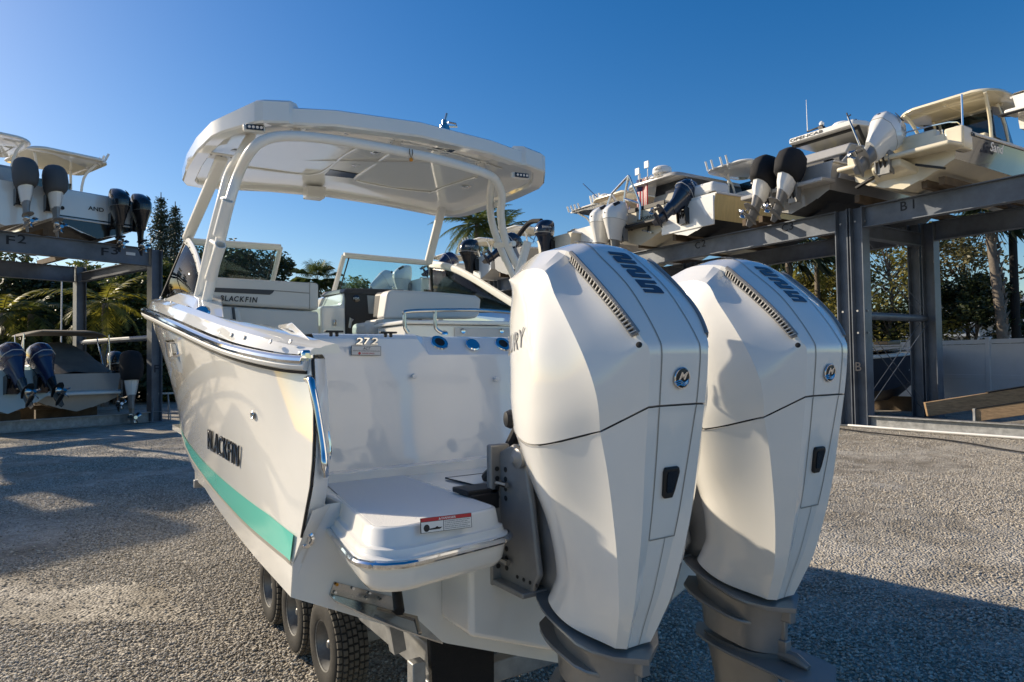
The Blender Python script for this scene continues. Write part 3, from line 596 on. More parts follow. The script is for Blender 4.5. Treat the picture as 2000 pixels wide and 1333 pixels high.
fn = Vector((0, -.083, .072)).normalized()
for px, py, cap in ((858, 670, 0), (922, 676, 1), (982, 673, 0)):
    d = ray(px, py); # hit the facet plane
    p0 = Vector((1.8, 2.974, 1.983)); nn = Vector((0, -.755, .655)).normalized(); t = (p0 - EYE).dot(nn) / d.dot(nn); c = EYE + d * t
    if cap: m = MB(); m.lathe([(.036, 0), (.039, .003), (.039, .012), (.034, .016)], c, nn, 24); k_ = m.build('filler_cap', 'chrome', parent=tr)
    else:
        m = MB(); m.lathe([(.044, 0), (.046, .002), (.043, .006), (.026, .007), (.025, .0)], c, nn, 28); k_ = m.build('rod_holder', 'chrome', parent=tr)
        m = MB(); m.lathe([(.0255, .0072), (.024, .0035), (.001, .003)], c, nn, 22, False); m.build('rod_holder_bore', 'dark', parent=k_)
        for a in (30, 150, 270):
            u = nn.orthogonal().normalized(); v = nn.cross(u); MB().disc(c + (u * math.cos(rad(a)) + v * math.sin(rad(a))) * .036 + nn * .005, nn, .0045, .002, 8).build('flange_screw', 'stain', parent=k_)
for px, py in ((629, 734), (807, 735), (967, 741)):
    m = MB(); m.lathe([(.010, 0), (.010, .012), (.013, .014), (.012, .022), (.005, .024)], tY(px, py, 2.926), (0, -1, 0), 14); m.build('transom_stud', 'powder', parent=tr)
MB().disc(tY(884, 897, 2.889), (0, -1, .15), .009, .002, 14).build('drain_hole', 'dark', parent=tr)
# grab handle
gh = [tY(600, 741, 2.47), tY(607, 743, 2.42), tY(613, 770, 2.395), tY(622, 820, 2.375), tY(631, 878, 2.35), tY(634, 910, 2.335), tY(635, 928, 2.36)]
m = MB(); m.tube(spline(gh, 6), .0135, 12); m.build('grab_handle', 'chrome', **BB)
gh = [tY(633, 828, 2.44), tY(638, 838, 2.41), tY(644, 872, 2.40), tY(643, 892, 2.40), tY(639, 900, 2.43)]
m = MB(); m.tube(spline(gh, 5), .007, 10); m.build('ski_hook', 'chrome', **BB)
# cleats on the transom top
for px, py in ((652, 648), (758, 650)):
    c = aZ(px, py, 2.03); m = MB(); m.box(c, (.075, .022, .008)); m.box(c + V(.012, 0, -.01), (.012, .014, .02)); m.box(c + V(-.012, 0, -.01), (.012, .014, .02)); m.build('hatch_hinge', 'black', parent=tr, bevel=.003)
# ---- swim step blocks, port and starboard
def rrect(cor, r, off, z, n=5):
    out = []; N = len(cor); c0 = sum((Vector((*c, 0)) for c in cor), Vector()) / N
    for i in range(N):
        p = Vector((*cor[i], 0)); a = Vector((*cor[i - 1], 0)); b = Vector((*cor[(i + 1) % N], 0)); da = (a - p).normalized(); db = (b - p).normalized()
        bis = (da + db).normalized(); half = math.acos(max(-1, min(1, da.dot(db)))) / 2; p = p - bis * (off / math.sin(half)); rr = max(.01, r[i] + off)
        tl_ = rr / math.tan(half); c = p + bis * (rr / math.sin(half)); s0 = p + da * tl_; s1 = p + db * tl_
        a0 = math.atan2(s0.y - c.y, s0.x - c.x); a1 = math.atan2(s1.y - c.y, s1.x - c.x); dl = (a1 - a0 + math.pi) % (2 * math.pi) - math.pi
        for k in range(n + 1): an = a0 + dl * k / n; out.append(Vector((c.x + math.cos(an) * rr, c.y + math.sin(an) * rr, z)))
    return out
SC = [(.768, 1.905), (1.248, 1.985), (1.27, 2.56), (.862, 2.56)]; SR = [.085, .06, .02, .02]
prof = [(1.403, -.03), (1.405, -.010), (1.402, -.003), (1.397, 0), (1.352, .008), (1.347, .012), (1.343, .022), (1.328, .026), (1.322, .030), (1.318, .040), (1.300, .044), (1.288, .034), (1.276, .030), (1.238, .022), (1.215, .005), (1.205, -.03), (1.204, -.10)]
for sx in (0, 1):
    rings = [rrect(SC, SR, o, z) for z, o in prof]; tp = rrect([(.768, 1.905), (1.248, 1.985), (1.27, 2.84), (.90, 2.84)], SR, -.014, 1.4035)
    rb = [p + Vector((0, 0, 0)) for p in rrect(SC, SR, .047, 1.305)]
    if sx: rings = [mirror_x(r, XC) for r in rings]; tp = mirror_x(tp, XC); rb = mirror_x(rb, XC)
    m = MB(); m.loft(rings, True, True); sw = m.build('swim_step', 'gel', smooth=45, **BB)
    rb2 = rb[-6:] + rb[:12] if not sx else rb[-6:] + rb[:12]
    m = MB(); m.tube(rb2, .012, 10); m.build('step_rub_strip', 'chrome', parent=sw)
    for q in (2, 8, 13, 16): MB().disc(rb2[q] + Vector(((-1 if not sx else 1) * .004, -.006, 0)), (-.5 if not sx else .5, -1, 0), .006, .010, 8).build('strip_screw', 'stain', parent=sw)
    m = MB(); m.prism([p + V(0, 0, .0012) for p in tp], (0, 0, .0008)); m.build('nonskid_pad', mat('nonskid_gelcoat', (0.82, 0.80, 0.75), 0.6, bump=.5, bscale=260), parent=sw)
m = MB(); m.prism([V(1.24, 2.19, .90), V(1.24, 2.19, 1.395), V(2.5, 2.19, 1.395), V(2.5, 2.19, .90), V(XC, 2.19, .66)], (0, .24, 0)); m.build('motor_mount', 'gel', bevel=.02, seg=3, **BB)
m = MB(); m.box((XC, 2.64, 1.372), (2.06, .52, .06)); pf = m.build('splash_well', 'gel', bevel=.008, **BB)
hp = [aZ(870, 935, 1.406), aZ(955, 925, 1.406), aZ(1010, 922, 1.406), aZ(1015, 948, 1.406), aZ(945, 953, 1.406)]
m = MB(); m.prism(hp, (0, 0, .003)); hh = m.build('well_hatch', 'gel', parent=pf)
m = MB(); m.tube([p + V(0, 0, .002) for p in hp], .003, 5, closed=True); m.build('hatch_seam', 'dark', parent=pf)
m = MB(); m.box((1.30, 2.22, 1.385), (.12, .10, .06)); m.box((1.30, 2.24, 1.42), (.14, .12, .02)); m.build('cable_guide', 'black', parent=pf, bevel=.005)
# warning sticker on the port step
o = aY(820, 1043, 1.908); xv = aY(920, 1030, 1.932) - o; yv = aY(819, 1013, 1.913) - o; n = xv.cross(yv).normalized(); o = o + n * .004
m = MB(); m.prism([o, o + xv, o + xv + yv, o + yv], n * .001); stk = m.build('warning_sticker', 'ink', **BB)
def pl(a, b, c, d, k=.001): return [o + xv * a + yv * b + n * k, o + xv * c + yv * b + n * k, o + xv * c + yv * d + n * k, o + xv * a + yv * d + n * k]
m = MB(); m.prism(pl(.012, .03, .43, .72), n * .0006); m.build('sticker_field', 'paper', parent=stk)
m = MB(); m.prism(pl(.442, .03, .988, .72), n * .0006); m.build('sticker_field', 'paper', parent=stk)
m = MB(); m.prism(pl(.012, .745, .988, .98), n * .0006); m.build('sticker_banner', 'red', parent=stk)
m = MB(); text(m, 'DANGER', o + xv * .40 + yv * .79 + n * .0018, xv * .28, yv * .15, .0005, 0, .02); m.prism([o + xv * .34 + yv * .79 + n * .0018, o + xv * .385 + yv * .79 + n * .0018, o + xv * .362 + yv * .94 + n * .0018], n * .0005); m.build('sticker_print', 'paper', parent=stk)
m = MB(); m.disc(o + xv * .11 + yv * .32 + n * .0017, n, .011, .0005, 14); m.prism([o + xv * a + yv * b + n * .0017 for a, b in ((.16, .18), (.36, .18), (.41, .30), (.34, .30), (.31, .38), (.27, .30), (.16, .26))], n * .0005); m.build('sticker_pictogram', 'ink', parent=stk)
for q, s_ in enumerate(('Rotating propeller may cause serious injury', 'or death. Do not operate engine while', 'people are in the water or on swim step', 'Shut off engine when near swimmers', 'Carbon monoxide can cause brain damage')):
    m = MB(); text(m, s_, o + xv * .46 + yv * (.60 - .125 * q) + n * .0018, xv * (.50 - .05 * (q % 2)), yv * .07, .0004); m.build('sticker_print', 'ink', parent=stk)
c = aX(597, 1053, .712); m = MB(); ax = Vector((-.45, -1, 0)).normalized(); m.lathe([(.018, 0), (.030, .002), (.031, .007), (.022, .011), (.018, .006)], c, ax, 24); rg = m.build('tow_eye', 'chrome', **BB)
m = MB(); u = ax.orthogonal().normalized(); v = ax.cross(u); m.tube([c + ax * .012 + (Vector((0, 0, 1)) * math.cos(a) * .024 + v.cross(ax).cross(Vector((0, 0, 1))) * 0 + Vector((1, -.45, 0)).normalized() * math.sin(a) * .014) for a in [2 * math.pi * k / 16 for k in range(16)]], .006, 8, closed=True); m.build('eye_ring', 'chrome', parent=rg)
# trim tab
hinge = [aY(643, 1160, 2.405), Vector((1.12, 2.405, .935))]
outv = Vector((0, -.23, -.02)); tip = hinge[1] + outv
pts = [hinge[0], hinge[0] + outv * .28, hinge[0].lerp(hinge[1], .25) + outv * .6, hinge[0].lerp(hinge[1], .55) + outv * .86, tip, hinge[1]]
side = hinge[0].lerp(hinge[1], .85) + outv * .7
m = MB(); m.prism(pts, (0, 0, -.006)); tb = m.build('trim_tab', 'stain', **BB)
m = MB(); m.prism([aY(652, 1136, 2.417), aY(775, 1168, 2.417), aY(785, 1205, 2.417), aY(643, 1162, 2.417)], (0, -.006, 0)); m.build('tab_hinge_plate', 'stain', parent=tb)
for px, py in ((655, 1158), (690, 1150), (722, 1160), (716, 1168), (742, 1170)): MB().disc(aY(px, py, 2.404), (0, -1, 0), .006, .004, 8).build('hinge_screw', 'chrome', parent=tb)
MB().disc(aY(658, 1142, 2.404), (0, -1, 0), .006, .004, 8).build('anode_screw', 'orange', parent=tb)
m = MB(); m.tube([hinge[0].lerp(tip, .35) + V(.03, 0, .002), hinge[0].lerp(tip, .65) + V(.05, 0, .012), side + V(-.03, -.05, .015)], [.006, .012, .008], 6); m.build('tab_stiffener', 'stain', parent=tb)
m = MB(); a, b = aY(772, 1132, 2.36), aY(780, 1195, 2.24); m.tube([a + V(0, 0, .06), a, a.lerp(b, .2), a.lerp(b, .22), b], [.024, .024, .026, .018, .019], 12); m.build('tab_actuator', 'black', parent=tb)
tb2 = copy_tree(tb, boat)
for o_ in (tb2,): o_.scale.x = -1
# ---- cockpit: port lounge, helm, seats
def panel(name, px4, y, depth, material, bevel=.02, parent=boat, **k):
    P = [aY(x, yy, y) for x, yy in px4]; m = MB(); m.prism(P, (0, depth, 0)); return m.build(name, material, parent=parent, bevel=bevel, seg=3, **k)
lb = panel('lounge_backrest', [(400, 540), (623, 553), (623, 606), (400, 593)], 4.75, .16, 'vinyl', .022)
panel('backrest_stripe', [(395, 561), (537, 567), (532, 573), (527, 576), (395, 569.5)], 4.745, .01, 'vinyld', .002, lb)
m = MB(); m.tube([aY(537, 568, 4.748), aY(604, 573, 4.748)], .003, 5); m.tube([aY(605, 553, 4.748), aY(605, 605, 4.748)], .002, 5); m.build('backrest_seam', 'grime', parent=lb)
for chx, t0, tw in layout('BLACKFIN', .10, .2, .02):
    x0 = 430 + t0 * 73; o = aY(x0, 587.5 + .06 * (x0 - 430), 4.747); xv = aY(x0 + tw * 73, 588 + .06 * (x0 - 430), 4.747) - o; yv = aY(x0, 577 + .06 * (x0 - 430), 4.747) - o
    m = MB(); text(m, chx, o, xv, yv, .003, .2, .02); m.build('backrest_letter', 'ink', parent=lb)
panel('lounge_base', [(400, 596), (623, 609), (625, 700), (400, 690)], 4.76, .5, 'vinyl', .02)
panel('lounge_armrest', [(425, 600), (468, 602), (485, 680), (425, 680)], 4.45, .2, 'vinyl', .02)
for px in ((455, 462),): panel('armrest_strap', [(453, 600), (458, 600), (468, 680), (463, 680)], 4.44, .02, 'vinyld', .003)
cs = MB(); P = [aY(x, y, 5.0) for x, y in ((626, 598), (668, 597), (672, 568), (776, 568), (790, 700), (626, 700))]; cs.prism(P, (0, .75, 0)); con = cs.build('helm_console', 'gel', parent=boat, bevel=.02, seg=3)
panel('dash_panel', [(674, 572), (790, 578), (790, 690), (676, 690)], 4.985, .03, 'black', .006, con)
P = [aY(670, 573, 4.97), aY(676, 563, 5.0), aY(790, 566, 5.0), aY(790, 578, 4.97)]; m = MB(); m.prism(P, (0, .55, .02)); m.build('dash_brow', 'vinyld', parent=con, bevel=.012)
sc = panel('chart_display', [(717, 577), (790, 581), (790, 616), (720, 613)], 4.978, .01, 'screen', .003, con)
m = MB(); o = aY(730, 601, 4.976); text(m, 'GARMIN', o, aY(775, 603.5, 4.976) - o, aY(730, 594, 4.976) - o, .001, 0, .02); m.build('display_lettering', 'greydecal', parent=sc)
gm = MB().disc(aY(696, 584, 4.982), (0, -1, 0), .028, .004, 20).build('gauge', 'gloss', parent=con)
m = MB(); o = aY(691, 585, 4.977); text(m, '12V', o, aY(701, 585, 4.977) - o, aY(691, 581, 4.977) - o, .001); m.build('gauge_lettering', 'paper', parent=gm)
c = aY(654, 630, 4.99); m = MB(); m.prism([aY(x, y, 4.99) for x, y in ((651, 624), (657, 624), (657, 637), (651, 637))], (0, -.012, 0)); m.build('door_latch', 'chrome', parent=con, bevel=.006)
c = aY(754, 604, 4.88); m = MB(); ax = Vector((0, -.85, .5)).normalized(); u = Vector((1, 0, 0)); v = ax.cross(u)
m.tube([c + (u * math.cos(a) + v * math.sin(a)) * .17 + V(.12, 0, 0) for a in [2 * math.pi * k / 28 for k in range(28)]], .014, 8, closed=True); m.build('steering_wheel', 'black', parent=con)
m = MB(); m.tube([aY(683, 640, 4.95), aY(685, 628, 4.93), aY(688, 622, 4.92)], [.012, .012, .02], 10); m.build('throttle_lever', 'chrome', parent=con)
# helm seat
P = [aY(x, y, 4.3) for x, y in ((757, 572), (764, 566), (860, 571), (930, 577), (940, 584), (937, 614), (930, 622), (750, 622))]; m = MB(); m.prism(P, (0, .14, .0)); hs_ = m.build('helm_seat_back', 'vinyl', parent=boat, bevel=.02, seg=3)
P = [aY(x, y, 4.45) for x, y in ((752, 574), (758, 568), (756, 620), (748, 620))]; m = MB(); m.prism(P, (-.03, .12, 0)); m.build('bolster_side', 'vinyld', parent=hs_, bevel=.01)
panel('seat_pedestal', [(749, 621), (800, 623), (800, 690), (745, 690)], 4.32, .35, 'vinyl', .015, hs_)
sq = panel('jump_seat', [(716, 629), (748, 627), (748, 660), (716, 655)], 4.4, .3, 'vinyl', .03)
mod = panel('galley_module', [(792, 634), (1010, 637), (1012, 720), (790, 715)], 3.85, .45, 'gel', .012)
panel('module_top', [(790, 625), (1012, 628), (1013, 636), (789, 633)], 3.83, .5, 'gel', .008, mod)
wp = panel('module_door', [(888, 640), (1000, 642), (1000, 668), (888, 666)], 3.84, .01, 'vinyl', .004, mod)
for px in (904, 979): MB().lathe([(.014, 0), (.018, .003), (.016, .008), (.006, .006)], aY(px, 647, 3.838), (0, -1, 0), 18).build('push_latch', 'chrome', parent=wp)
m = MB(); R_ = [aY(x, y, 3.62) for x, y in ((797, 650), (791, 640), (790, 616), (795, 609), (850, 606.5), (930, 606), (996, 611), (1003, 616), (1004, 640), (1000, 656))]
m.tube(spline(R_, 6), .0115, 10); m.tube(spline([aY(850, 606.5, 3.62), aY(850, 636, 3.62), aY(854, 645, 3.62), aY(864, 651, 3.62)], 5), .011, 10); m.build('seat_rail', 'stain', **BB)
MB().lathe([(.024, 0), (.02, .01), (.012, .016)], aY(868, 652, 3.62), (0, -.4, 1), 14).build('rail_foot', 'chrome', **BB)
# ---- windscreens
WY, WB = 5.72, 5.95
def frame(name, path, r=.02, flat=1.0, mt='powder', **k): m = MB(); m.tube(path, r, 8, flat=flat); return m.build(name, mt, parent=boat, **k)
a, b, c, d = aY(368, 472, WY), aY(548, 484, WY), aY(532, 552, WB), aY(366, 600, WB)
ws = MB().add([a, b, c, d], [(0, 1, 2, 3)]).build('windscreen_pane', 'glass', parent=boat, solid=.006, smooth=0)
frame('windscreen_frame', [a, b], .028); frame('windscreen_frame', [b, c], .02); frame('windscreen_frame', [d, c], .02)
m = MB(); m.tube([b + V(-.045, -.01, -.02), c + V(-.045, -.01, .02)], .006, 6); m.build('windscreen_gasket', 'black', **BB)
a, b, c, d = aY(672, 499, WY), aY(838, 514, WY), aY(836, 600, WB), aY(643, 602, WB)
MB().add([a, b, c, d], [(0, 1, 2, 3)]).build('windscreen_pane', 'glass', parent=boat, solid=.006, smooth=0)
frame('windscreen_frame', [a, b], .026); frame('windscreen_frame', [a, d], .022); frame('windscreen_frame', [d, c], .02)
m = MB(); m.tube([a + V(.04, -.01, -.02), d + V(.05, -.01, .02)], .006, 6); m.build('windscreen_gasket', 'black', **BB)
# side screens with arched frames
ap = [aX(363, 470, .80), aX(372, 478, .79), aX(384, 503, .78), aX(393, 540, .77), aX(398, 575, .765), aX(400, 606, .76)]
arch = spline(ap, 6)
base0 = aX(317, 579, .655); base1 = Vector((.70, 5.2, 2.40))
for sx in (0, 1):
    ar = arch if not sx else mirror_x(arch, XC); b0, b1 = (base0, Vector((.735, 4.85, 2.26))) if not sx else (mirror_x([base0], XC)[0], mirror_x([Vector((.735, 4.85, 2.26))], XC)[0])
    if sx:
        ap2 = [aX(840, 516, 2.92), aX(880, 523, 2.955), aX(920, 542, 2.98), aX(962, 568, 3.0), aX(1000, 592, 3.02), aX(1022, 606, 3.03)]; ar = spline(ap2, 6); b0 = Vector((3.0, 5.95, 2.36)); b1 = Vector((3.04, 4.5, 2.30))
    m = MB(); n = len(ar); bl_ = [b0.lerp(b1, i / (n - 1)) for i in range(n)]; m.loft([ar, bl_], False, False); m.build('side_screen_pane', 'glassd', parent=boat, solid=.006)
    m = MB(); m.tube(ar, .034, 8, flat=.5, up=(1, 0, 0)); fr = m.build('side_screen_frame', 'powder', parent=boat)
    if not sx:
        for q in range(2, n - 2, 3): MB().disc(ar[q] + V(-.018, 0, 0), (-1, 0, 0), .006, .005, 8).build('frame_screw', 'ink', parent=fr)
    m = MB(); m.tube([ar[0], b0], .012, 8); m.build('screen_corner_post', 'black', parent=fr)
# sloped deck pod at the foot of the port screen
P = [aX(300, 592, .60), aX(352, 572, .66), aX(388, 582, .70), aX(388, 632, .62), aX(365, 618, .56)]
m = MB(); m.prism(P, (.14, 0, .01)); pod = m.build('deck_pod', 'gel', parent=boat, bevel=.012, seg=3)
# horn and fuel fill by the arch foot
c = aX(369, 609, .585); m = MB(); m.lathe([(.006, 0), (.022, .01), (.030, .03), (.026, .045), (.012, .05), (.012, .075), (.02, .085), (.02, .10)], c + V(.02, 0, 0), (-1, -.35, .1), 18); m.build('deck_horn', 'chrome', **BB)
c = aX(396, 612, .64); m = MB(); m.lathe([(.040, 0), (.044, .006), (.036, .018), (.02, .02)], c, (-.5, -.8, .4), 20); m.build('fuel_fill', 'chrome', **BB)
c = aZ(507, 636.5, 2.125); m = MB(); m.lathe([(.05, 0), (.052, .004), (.03, .006)], c, (0, 0, 1), 20); m.build('deck_plate', 'stain', **BB)
# ---- hardtop arch of bent tubes
def apx(L): return [aX(px, py, x) for px, py, x in L]
portA = apx([(393, 634, .72), (408, 570, .745), (428, 480, .775), (447, 400, .81), (466, 340, .86)]) + [aY(488, 298, 4.03), aY(515, 275, 3.98), aY(560, 266, 3.97)]
mid = [aY(x, y, 3.98) for x, y in ((640, 272), (740, 288), (840, 308), (905, 325))]
stbA = [aY(945, 338, 4.02), aY(968, 352, 4.1), aY(980, 382, 4.2), aY(978, 420, 4.3), aY(986, 465, 4.4), aY(1008, 515, 4.45), aY(1040, 575, 4.5), aY(1060, 620, 4.5)]
m = MB(); m.tube(spline(portA + mid + stbA, 6), .030, 12); hoop = m.build('hardtop_hoop', 'powder', **BB)
portB = apx([(376, 622, .70), (392, 560, .73), (412, 470, .765), (430, 400, .80), (447, 340, .845)]) + [aY(470, 300, 4.25), aY(492, 262, 4.35)]
m = MB(); m.tube(spline(portB, 6), .027, 12); m.build('hardtop_leg', 'powder', **BB)
stbB = [aY(962, 345, 4.35), aY(957, 385, 4.5), aY(960, 430, 4.62), aY(975, 478, 4.7), aY(1000, 535, 4.75), aY(1030, 600, 4.75)]
m = MB(); m.tube(spline(stbB, 6), .029, 12); m.build('hardtop_leg', 'powder', **BB)
def rung(a, b, r=.016): m = MB(); m.tube([a, b], r, 8); m.build('hoop_rung', 'powder', parent=hoop)
for t in (2.0, 3.2):
    A_ = spline(portA, 6)[int(t * 6)]; B_ = spline(portB, 6)[int(t * 6)]; rung(A_, B_)
for (x1, y1, x2, y2) in ((962, 402, 982, 396), (968, 480, 1004, 476), (1005, 560, 1035, 552)): rung(aY(x1, y1, 4.6), aY(x2, y2, 4.35), .022)
def rod_tube(a, b, r=.03):
    m = MB(); d = (b - a).normalized(); L_ = (b - a).length; m.lathe([(r * .9, 0), (r, .004), (r, L_), (r * .82, L_), (r * .82, L_ - .05)], a, d, 16, False); m.add([a + d * (L_ - .05)], []); o_ = m.build('rod_holder_tube', 'powder', parent=hoop); return o_
rod_tube(aX(410, 545, .70), aX(431, 478, .72)); rod_tube(aX(426, 462, .72), aX(445, 392, .75)); rod_tube(aY(1010, 545, 4.3), aY(1031, 472, 4.2), .032)
# front legs
for P in ([aX(430, 318, .84), aX(366, 466, .80)], [aY(869, 384, 5.45), aY(836, 516, 5.72)]):
    m = MB(); m.beam(P[0] + (P[0] - P[1]).normalized() * .05, P[1], .075, .045, (0, 1, .3)); lg = m.build('hardtop_leg', 'powder', parent=boat, bevel=.014, seg=3)
    m = MB(); m.box(P[0] + V(0, 0, .04), (.16, .12, .012)); m.build('leg_flange', 'powder', parent=lg, bevel=.004)
    for dx in (-.06, 0, .06): MB().disc(P[0] + V(dx, -.04, .032), (0, 0, -1), .007, .005, 8).build('flange_bolt', 'stain', parent=lg)
# ---- hardtop shell
HZ = 3.275
def ht_edge(v):   # outline half: list of (x offset from XC, Y) aft -> fore on the starboard half
    return None
OUT = [(0, 3.915), (.55, 3.93), (.80, 3.955), (.825, 3.935), (.97, 3.94), (1.01, 3.96), (1.145, 4.16), (1.185, 4.27), (1.215, 4.6), (1.215, 5.0), (1.19, 5.40), (1.15, 5.53), (1.0, 5.67), (.5, 5.75), (0, 5.77)]
def cam_z(x, y): return HZ + .105 - .115 * (x / 1.2) ** 2 + .012 * (1 - ((y - 4.85) / .95) ** 2)
def outline(off, dz, ear=0.0):
    pts = []
    for x, y in OUT:
        cx, cy = 0, 4.85; l = math.hypot(x, y - cy); k = (l - off) / l
        xx, yy = x * k, cy + (y - cy) * k
        e = ear * (1 if (.82 < x < 1.12 and y < 4.2) else 0)
        pts.append(Vector((XC + .03 + xx, yy, cam_z(xx, yy) + dz + e)))
    return pts + [Vector((2 * XC + .06 - p.x, p.y, p.z)) for p in pts[-2:0:-1]]
lv = [(.60, .082, 0), (.30, .078, 0), (.12, .070, .0), (.09, .068, .028), (.018, .062, .032), (0, .052, .030), (0, .02, .01), (0, -.028, 0), (.010, -.040, 0), (.085, -.044, 0), (.092, -.038, 0), (.098, -.014, 0), (.14, -.008, 0), (.40, -.004, 0), (.75, -.002, 0)]
rings = [outline(o_, dz, er) for o_, dz, er in lv]
m = MB(); m.loft(rings, True, True); top = m.build('hardtop', 'gel', smooth=20, parent=boat)
def on_under(px, py, lift=0.0):
    z = HZ + .09
    for _ in range(8): p = aZ(px, py, z); z = cam_z(p.x - XC, p.y) - .004 - lift
    return aZ(px, py, z)
def quad_under(name, P, mt, h=.006, parent=top, bevel=0):
    m = MB(); Q = [on_under(*p) for p in P]; m.prism([q + V(0, 0, .004) for q in Q], (0, 0, -h - .004)); return m.build(name, mt, parent=parent, bevel=bevel)
for P in ([(676, 252), (717, 257), (704, 266), (658, 259)], [(855, 285), (890, 293), (876, 300), (834, 291)], [(645, 331), (700, 340), (690, 348), (634, 342)]): quad_under('roof_hatch', P, 'gloss', .004)
def ridge(L, r=.016): m = MB(); m.tube(spline([on_under(*p, .004) for p in L], 5), r, 8, flat=.5, up=(0, 0, 1)); m.build('underside_rib', 'gel', parent=top)
ridge([(700, 288), (670, 305), (640, 330), (612, 341), (560, 338), (440, 322)]); ridge([(762, 300), (720, 330), (695, 348), (705, 356), (780, 370), (840, 376)]); ridge([(840, 378), (880, 362), (930, 347)])
ridge([(500, 243), (600, 248), (700, 262), (800, 280), (900, 305), (980, 330)], .01)
for px, py in ((456, 291), (734, 298), (694, 322), (911, 365)):
    c = on_under(px, py); m = MB(); m.lathe([(.036, 0), (.038, .004), (.030, .010), (.012, .011)], c + V(0, 0, .002), (0, 0, -1), 20); dl = m.build('courtesy_light', 'chrome', parent=top)
    MB().disc(c + V(0, 0, -.009), (0, 0, -1), .020, .003, 16).build('light_lens', 'lamp', parent=dl)
for px, py in ((580, 250), (774, 276), (941, 318)):
    c = on_under(px, py); m = MB(); m.lathe([(.052, 0), (.052, .008), (.026, .010), (.026, .06)], c + V(0, 0, .002), (0, 0, -1), 16); mt_ = m.build('hoop_mount', 'powder', parent=top)
    for a in (45, 135, 225, 315): MB().disc(c + V(math.cos(rad(a)) * .04, math.sin(rad(a)) * .04, -.006), (0, 0, -1), .006, .004, 8).build('mount_bolt', 'stain', parent=mt_)
for (x0, y0, x1, y1) in ((480, 243, 514, 256), (1005, 337, 1031, 349)):
    P = [(x0, y0), (x1, y0 + 3), (x1 + 1, y1), (x0 + 1, y1 - 3)]
    Q = [aY(x, y, 3.99) for x, y in P]
    m = MB(); c = sum(Q, Vector()) / 4; m.prism([c + (q - c) * 1.25 + V(0, .035, 0) for q in Q], (0, -.03, 0)); sl_ = m.build('spreader_light', 'powder', parent=top, bevel=.006)
    m = MB(); m.prism(Q, (0, -.008, 0)); m.build('light_body', 'gloss', parent=sl_, bevel=.002)
    for t in (.16, .39, .62, .85):
        cc = Q[0].lerp(Q[1], t).lerp(Q[3].lerp(Q[2], t), .5); m = MB(); m.disc(cc + V(0, -.008, 0), (0, -1, -.2), .0085, .005, 12); m.build('light_lens', 'lamp', parent=sl_)
m = MB(); P = [aY(600, 362, 5.5), aY(637, 365, 5.5), aY(635, 388, 5.5), aY(600, 384, 5.5)]; m.prism(P, (0, .12, 0)); m.build('wiring_box', 'gel', parent=top, bevel=.008)
m = MB(); m.tube([aY(800, 291, 3.94), aY(800, 300, 3.94), aY(803, 310, 3.94), aY(806, 300, 3.94), aY(805, 292, 3.94)], .003, 5); tg = m.build('hanging_cord', 'rope', parent=top)
MB().lathe([(.004, 0), (.012, .008), (.012, .02), (.004, .026)], aY(803, 308, 3.94), (0, 0, -1), 10).build('cord_float', 'orange', parent=tg)
c = aY(868, 246, 4.2); m = MB(); m.lathe([(.04, -.04), (.035, 0), (.02, .01), (.016, .04)], c, (0, 0, 1), 14); m.tube([c + V(0, 0, .02), c + V(.02, 0, .09)], .009, 8); m.tube([c + V(.03, 0, .03), c + V(.09, 0, .03), c + V(.1, 0, .01), c + V(.04, 0, .0)], .007, 8); m.build('antenna_base', 'stain', parent=top)
# ================================================================== yard trailer under the near boat
tr_ = thing('yard_trailer', 'galvanised three-axle yard trailer under the large white boat', 'trailer', (XC, 4.6, 0))
T_ = dict(parent=tr_)
for sx in (-1, 1):
    m = MB(); m.beam((XC + sx * .42, 2.75, .52), (XC + sx * .42, 9.6, .52), .08, .16); m.build('frame_rail', 'galv', bevel=.008, **T_)
    m = MB(); m.beam((XC + sx * .62, 2.7, .80), (XC + sx * .62, 7.6, .86), .10, .06); m.build('bunk', 'carpet', bevel=.01, **T_)
    for y in (3.0, 4.6, 6.4): m = MB(); m.beam((XC + sx * .56, y, .56), (XC + sx * .60, y, .79), .06, .06, (0, 1, 0)); m.build('bunk_post', 'galv', **T_)
for y in (2.85, 5.9, 7.2, 9.4): m = MB(); m.beam((XC - .5, y, .42), (XC + .5, y, .42), .08, .10); m.build('cross_member', 'galv', bevel=.008, **T_)
m = MB(); m.beam((XC, 9.5, .52), (XC, 11.6, .5), .1, .14); m.build('drawbar', 'galv', bevel=.008, **T_)
m = MB(); m.beam((1.235, 2.64, .28), (1.235, 2.64, .66), .06, .06, (0, 1, 0)); m.build('tail_post', 'galv', bevel=.006, **T_)
m = MB(); m.prism([aY(838, 1206, 2.62), aY(966, 1240, 2.62), aY(966, 1352, 2.62), aY(846, 1352, 2.62)], (0, .04, 0)); m.build('guard_board', 'carpet', bevel=.006, **T_)
RT, WT = .262, .205
